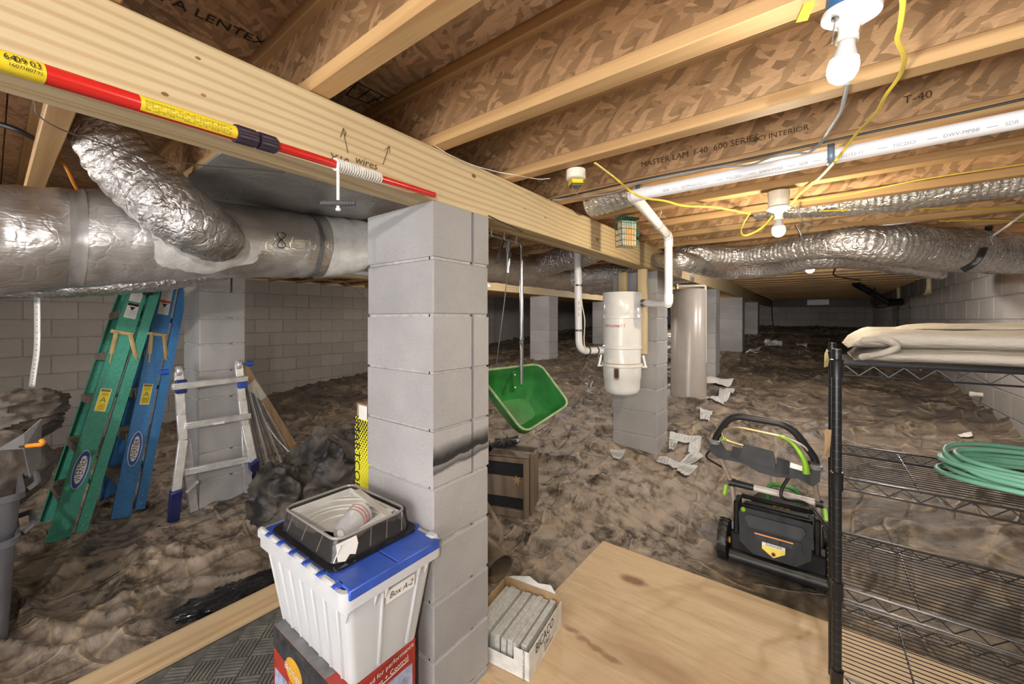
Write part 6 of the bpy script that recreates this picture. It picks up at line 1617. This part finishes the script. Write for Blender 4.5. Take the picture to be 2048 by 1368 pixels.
# staple flag on the near joist
st = MB().prism([(-.010, -.018), (.008, -.02), (.012, .03), (-.008, .03)], 0, .003, basis(onZ(1612, 22, ZJ - .003), (.9, .3, 0), (-.3, .9, 0))).build('cable_staple', M['yellow'], smooth=0); tag(st, 'yellow cable staple tab on the joist by the near bulb', 'staple')

# ------------------------------------------------------------------ hanging suet cage
sc_ = W(1254, 465, 2.3); M['cagegreen'] = plain('green coated wire', (.02, .09, .05), .4)
sf = thing('suet_cage', 'green wire suet cage holding an orange printed block on a chain', 'feeder', sc_)
w_, h_, dd_ = .062, .083, .03; B = basis(sc_, (CS, SN, 0), (0, 0, 1)) @ Matrix.Rotation(.35, 4, 'Y')
b = MB()
for k in range(8):
    x = -w_ + 2 * w_ * k / 7
    for z in (-dd_, dd_): b.tube([B @ Vector((x * .9, -h_, z)), B @ Vector((x, h_, z))], .0016, 5)
for k in range(6):
    y = -h_ + 2 * h_ * k / 5; ww = w_ * (.9 + .1 * (k / 5))
    b.tube([B @ Vector((ww, y, dd_)), B @ Vector((ww, y, -dd_)), B @ Vector((-ww, y, -dd_)), B @ Vector((-ww, y, dd_))], .0019, 5, closed=True)
b.build('cage', M['cagegreen'], sf)
MB().box((-w_, h_ - .012, -dd_), (w_, h_ + .002, dd_), .003, B).build('cage_lid', M['cagegreen'], sf)
MB().box((-w_ * .8, -h_ + .004, -dd_ * .8), (w_ * .8, h_ - .02, dd_ * .8), .004, B).build('suet_block', plain('pale suet', (.50, .46, .36), .6, var=.2, scale=60), sf)
for x in (-.024, .004): MB().box((x, -h_ + .008, dd_ * .8), (x + .018, h_ * .35, dd_ * .8 + .001), 0, B).build('orange_print', M['orange'], sf, smooth=0)
MB().box((-.026, h_ * .38, dd_ * .8), (.022, h_ * .75, dd_ * .8 + .001), 0, B).build('teal_print', plain('teal print', (.20, .42, .42), .5), sf, smooth=0)
b = MB(); tp_ = B @ Vector((0, h_, 0)); top_ = Vector((tp_.x, tp_.y, 2.056)); nl = 16
for k in range(nl):
    c_ = tp_.lerp(top_, (k + .5) / nl); L = (top_ - tp_).length / nl * .7
    e = Vector((CS, SN, 0)) if k % 2 else Vector((-SN, CS, 0))
    b.tube([c_ + e * .0032 * math.cos(a) + Vector((0, 0, L * math.sin(a))) for a in np.linspace(0, 2 * math.pi, 8, endpoint=False)], .0009, 4, closed=True)
b.build('chain', M['steel'], sf)

# ------------------------------------------------------------------ right wall and far end details
M['foam'] = plain('cream spray foam', (.66, .55, .32), .7, var=.15, scale=20, bump=.5)
for px, py, s_, lab in ((1858, 564, .17, 'nearer cream foam bead shaped like a capital I on the right wall'), (1797, 587, .16, 'farther cream foam bead shaped like a capital I on the right wall')):
    c_ = onX(px, py, XR - .02); b = MB(); P = []
    for k in range(13):
        f = k / 12 * 2 - 1; b_ = .028 + .035 * abs(f) ** 4
        P.append((Vector((c_.x, c_.y + .008 * math.sin(k), c_.z + f * s_)), b_ * s_ / .17))
    b.tube([p for p, r in P], [r for p, r in P], 10); tag(b.build('foam_bead', M['foam'], smooth=80), lab, 'foam')
c_ = onX(1966, 790, XR)
o = MB().lathe([(.022, -.01), (.022, .05), (.026, .055), (.026, .085), (.018, .088)], n=14, M=basis(c_, (0, 1, 0), (0, 0, 1)) @ Matrix.Rotation(math.pi, 4, 'X')).build('pipe_stub', M['ivory']); tag(o, 'short cream pipe stub sticking out of the right wall', 'pipe')
o = MB().tube([onX(1943, 796, XR), onX(1943, 796, XR) + Vector((-.06, 0, 0))], .006, 8).build('anchor_bolt', M['darksteel']); tag(o, 'rusty anchor bolt in the right wall beside the pipe stub', 'bolt')
vc = onY(1636, 604, YB - .035)
vt = thing('foundation_vent', 'pale louvred foundation vent in the far end wall', 'vent', vc)
MB().box((vc.x - .26, YB - .05, vc.z - .09), (vc.x + .26, YB - .025, vc.z + .09), .006).build('frame', M['white'], vt)
for k in range(6): MB().bar((vc.x - .24, YB - .058, vc.z - .07 + k * .028), (vc.x + .24, YB - .058, vc.z - .07 + k * .028), .018, .004, up=(0, -.6, 1)).build('louver', M['white'], vt, smooth=0)
dr = thing('drain_pipe', 'black drain pipe sloping down to the right wall at the far end', 'pipe', onX(1790, 605, XR - .2))
a, c_ = W(1712, 568, 6.6), onX(1808, 606, XR + .0)
m_ = onX(1776, 604, XR - .22)
MB().tube([a, m_], .055, 16).build('sloping_pipe', M['blackgloss'], dr); MB().tube([m_, onX(1804, 604, XR - .03)], .065, 16).build('hub', M['blackgloss'], dr)
MB().tube([Vector((a.x, a.y, ZJ)), a], .05, 16).build('upper_pipe', M['blackgloss'], dr)
MB().tube(smoothpath([W(1750, 575, 6.8), W(1742, 600, 6.8), W(1755, 615, 6.9), W(1790, 610, 7.0)], 5), .012, 8).build('drain_hose', M['black'], dr)
wr = MB().tube(smoothpath([W(1515, 590, 9.0), W(1540, 602, 9.3), W(1545, 640, 9.6), W(1548, 655, 9.6)], 6), .012, 6).build('cable', M['black']); tag(wr, 'black cable hanging near the far end of the main beam', 'cable')

# stamps printed on the boards above
def stamp(s_, o, x, y, sz, rows=0, frame=None):
    if s_: text(s_, o, x, y, sz, 'ink', ceil)
b = MB()
def onsub(px, py): return onZ(px, py, ZSUB - .0008)
o1 = onsub(430, 40); 
text('APA LENTEX', onsub(420, 38), (-.79, 0, 0) if False else (-(onsub(330, 0) - onsub(500, 78)).normalized()), (1, 0, 0), .055, 'ink', ceil, width=.9)
q_ = [onsub(715, 165), onsub(778, 198), onsub(745, 210), onsub(692, 190)]
ux = (q_[1] - q_[0]).normalized()
text('RATED 24 oc', onsub(736, 190), ux, (1, 0, 0), .030, 'ink', ceil); 
for f in (0, .4, .8): b.bar(q_[0].lerp(q_[1], f), q_[3].lerp(q_[2], f), .004, .001)
b.bar(q_[0], q_[1], .004, .001); b.bar(q_[3], q_[2], .004, .001)
b.build('stamp_frame', M['ink'], ceil, smooth=0)
def onweb(px, py, k): return onY(px, py, JY0 + JS * k - .0058)
text('I-40', onweb(1000, 310, 2), (1, 0, 0), (0, 0, 1), .035, 'brownink', ceil)
text('T-40', onweb(1835, 195, 3), (1, 0, 0), (0, 0, 1), .035, 'brownink', ceil); text('MASTER LAM  I-40  600 SERIES', onweb(1390, 305, 3), (1, 0, 0), (0, 0, 1), .035, 'brownink', ceil)
text('BCI INTERIOR', onweb(1560, 268, 3), (1, 0, 0), (0, 0, 1), .028, 'brownink', ceil)
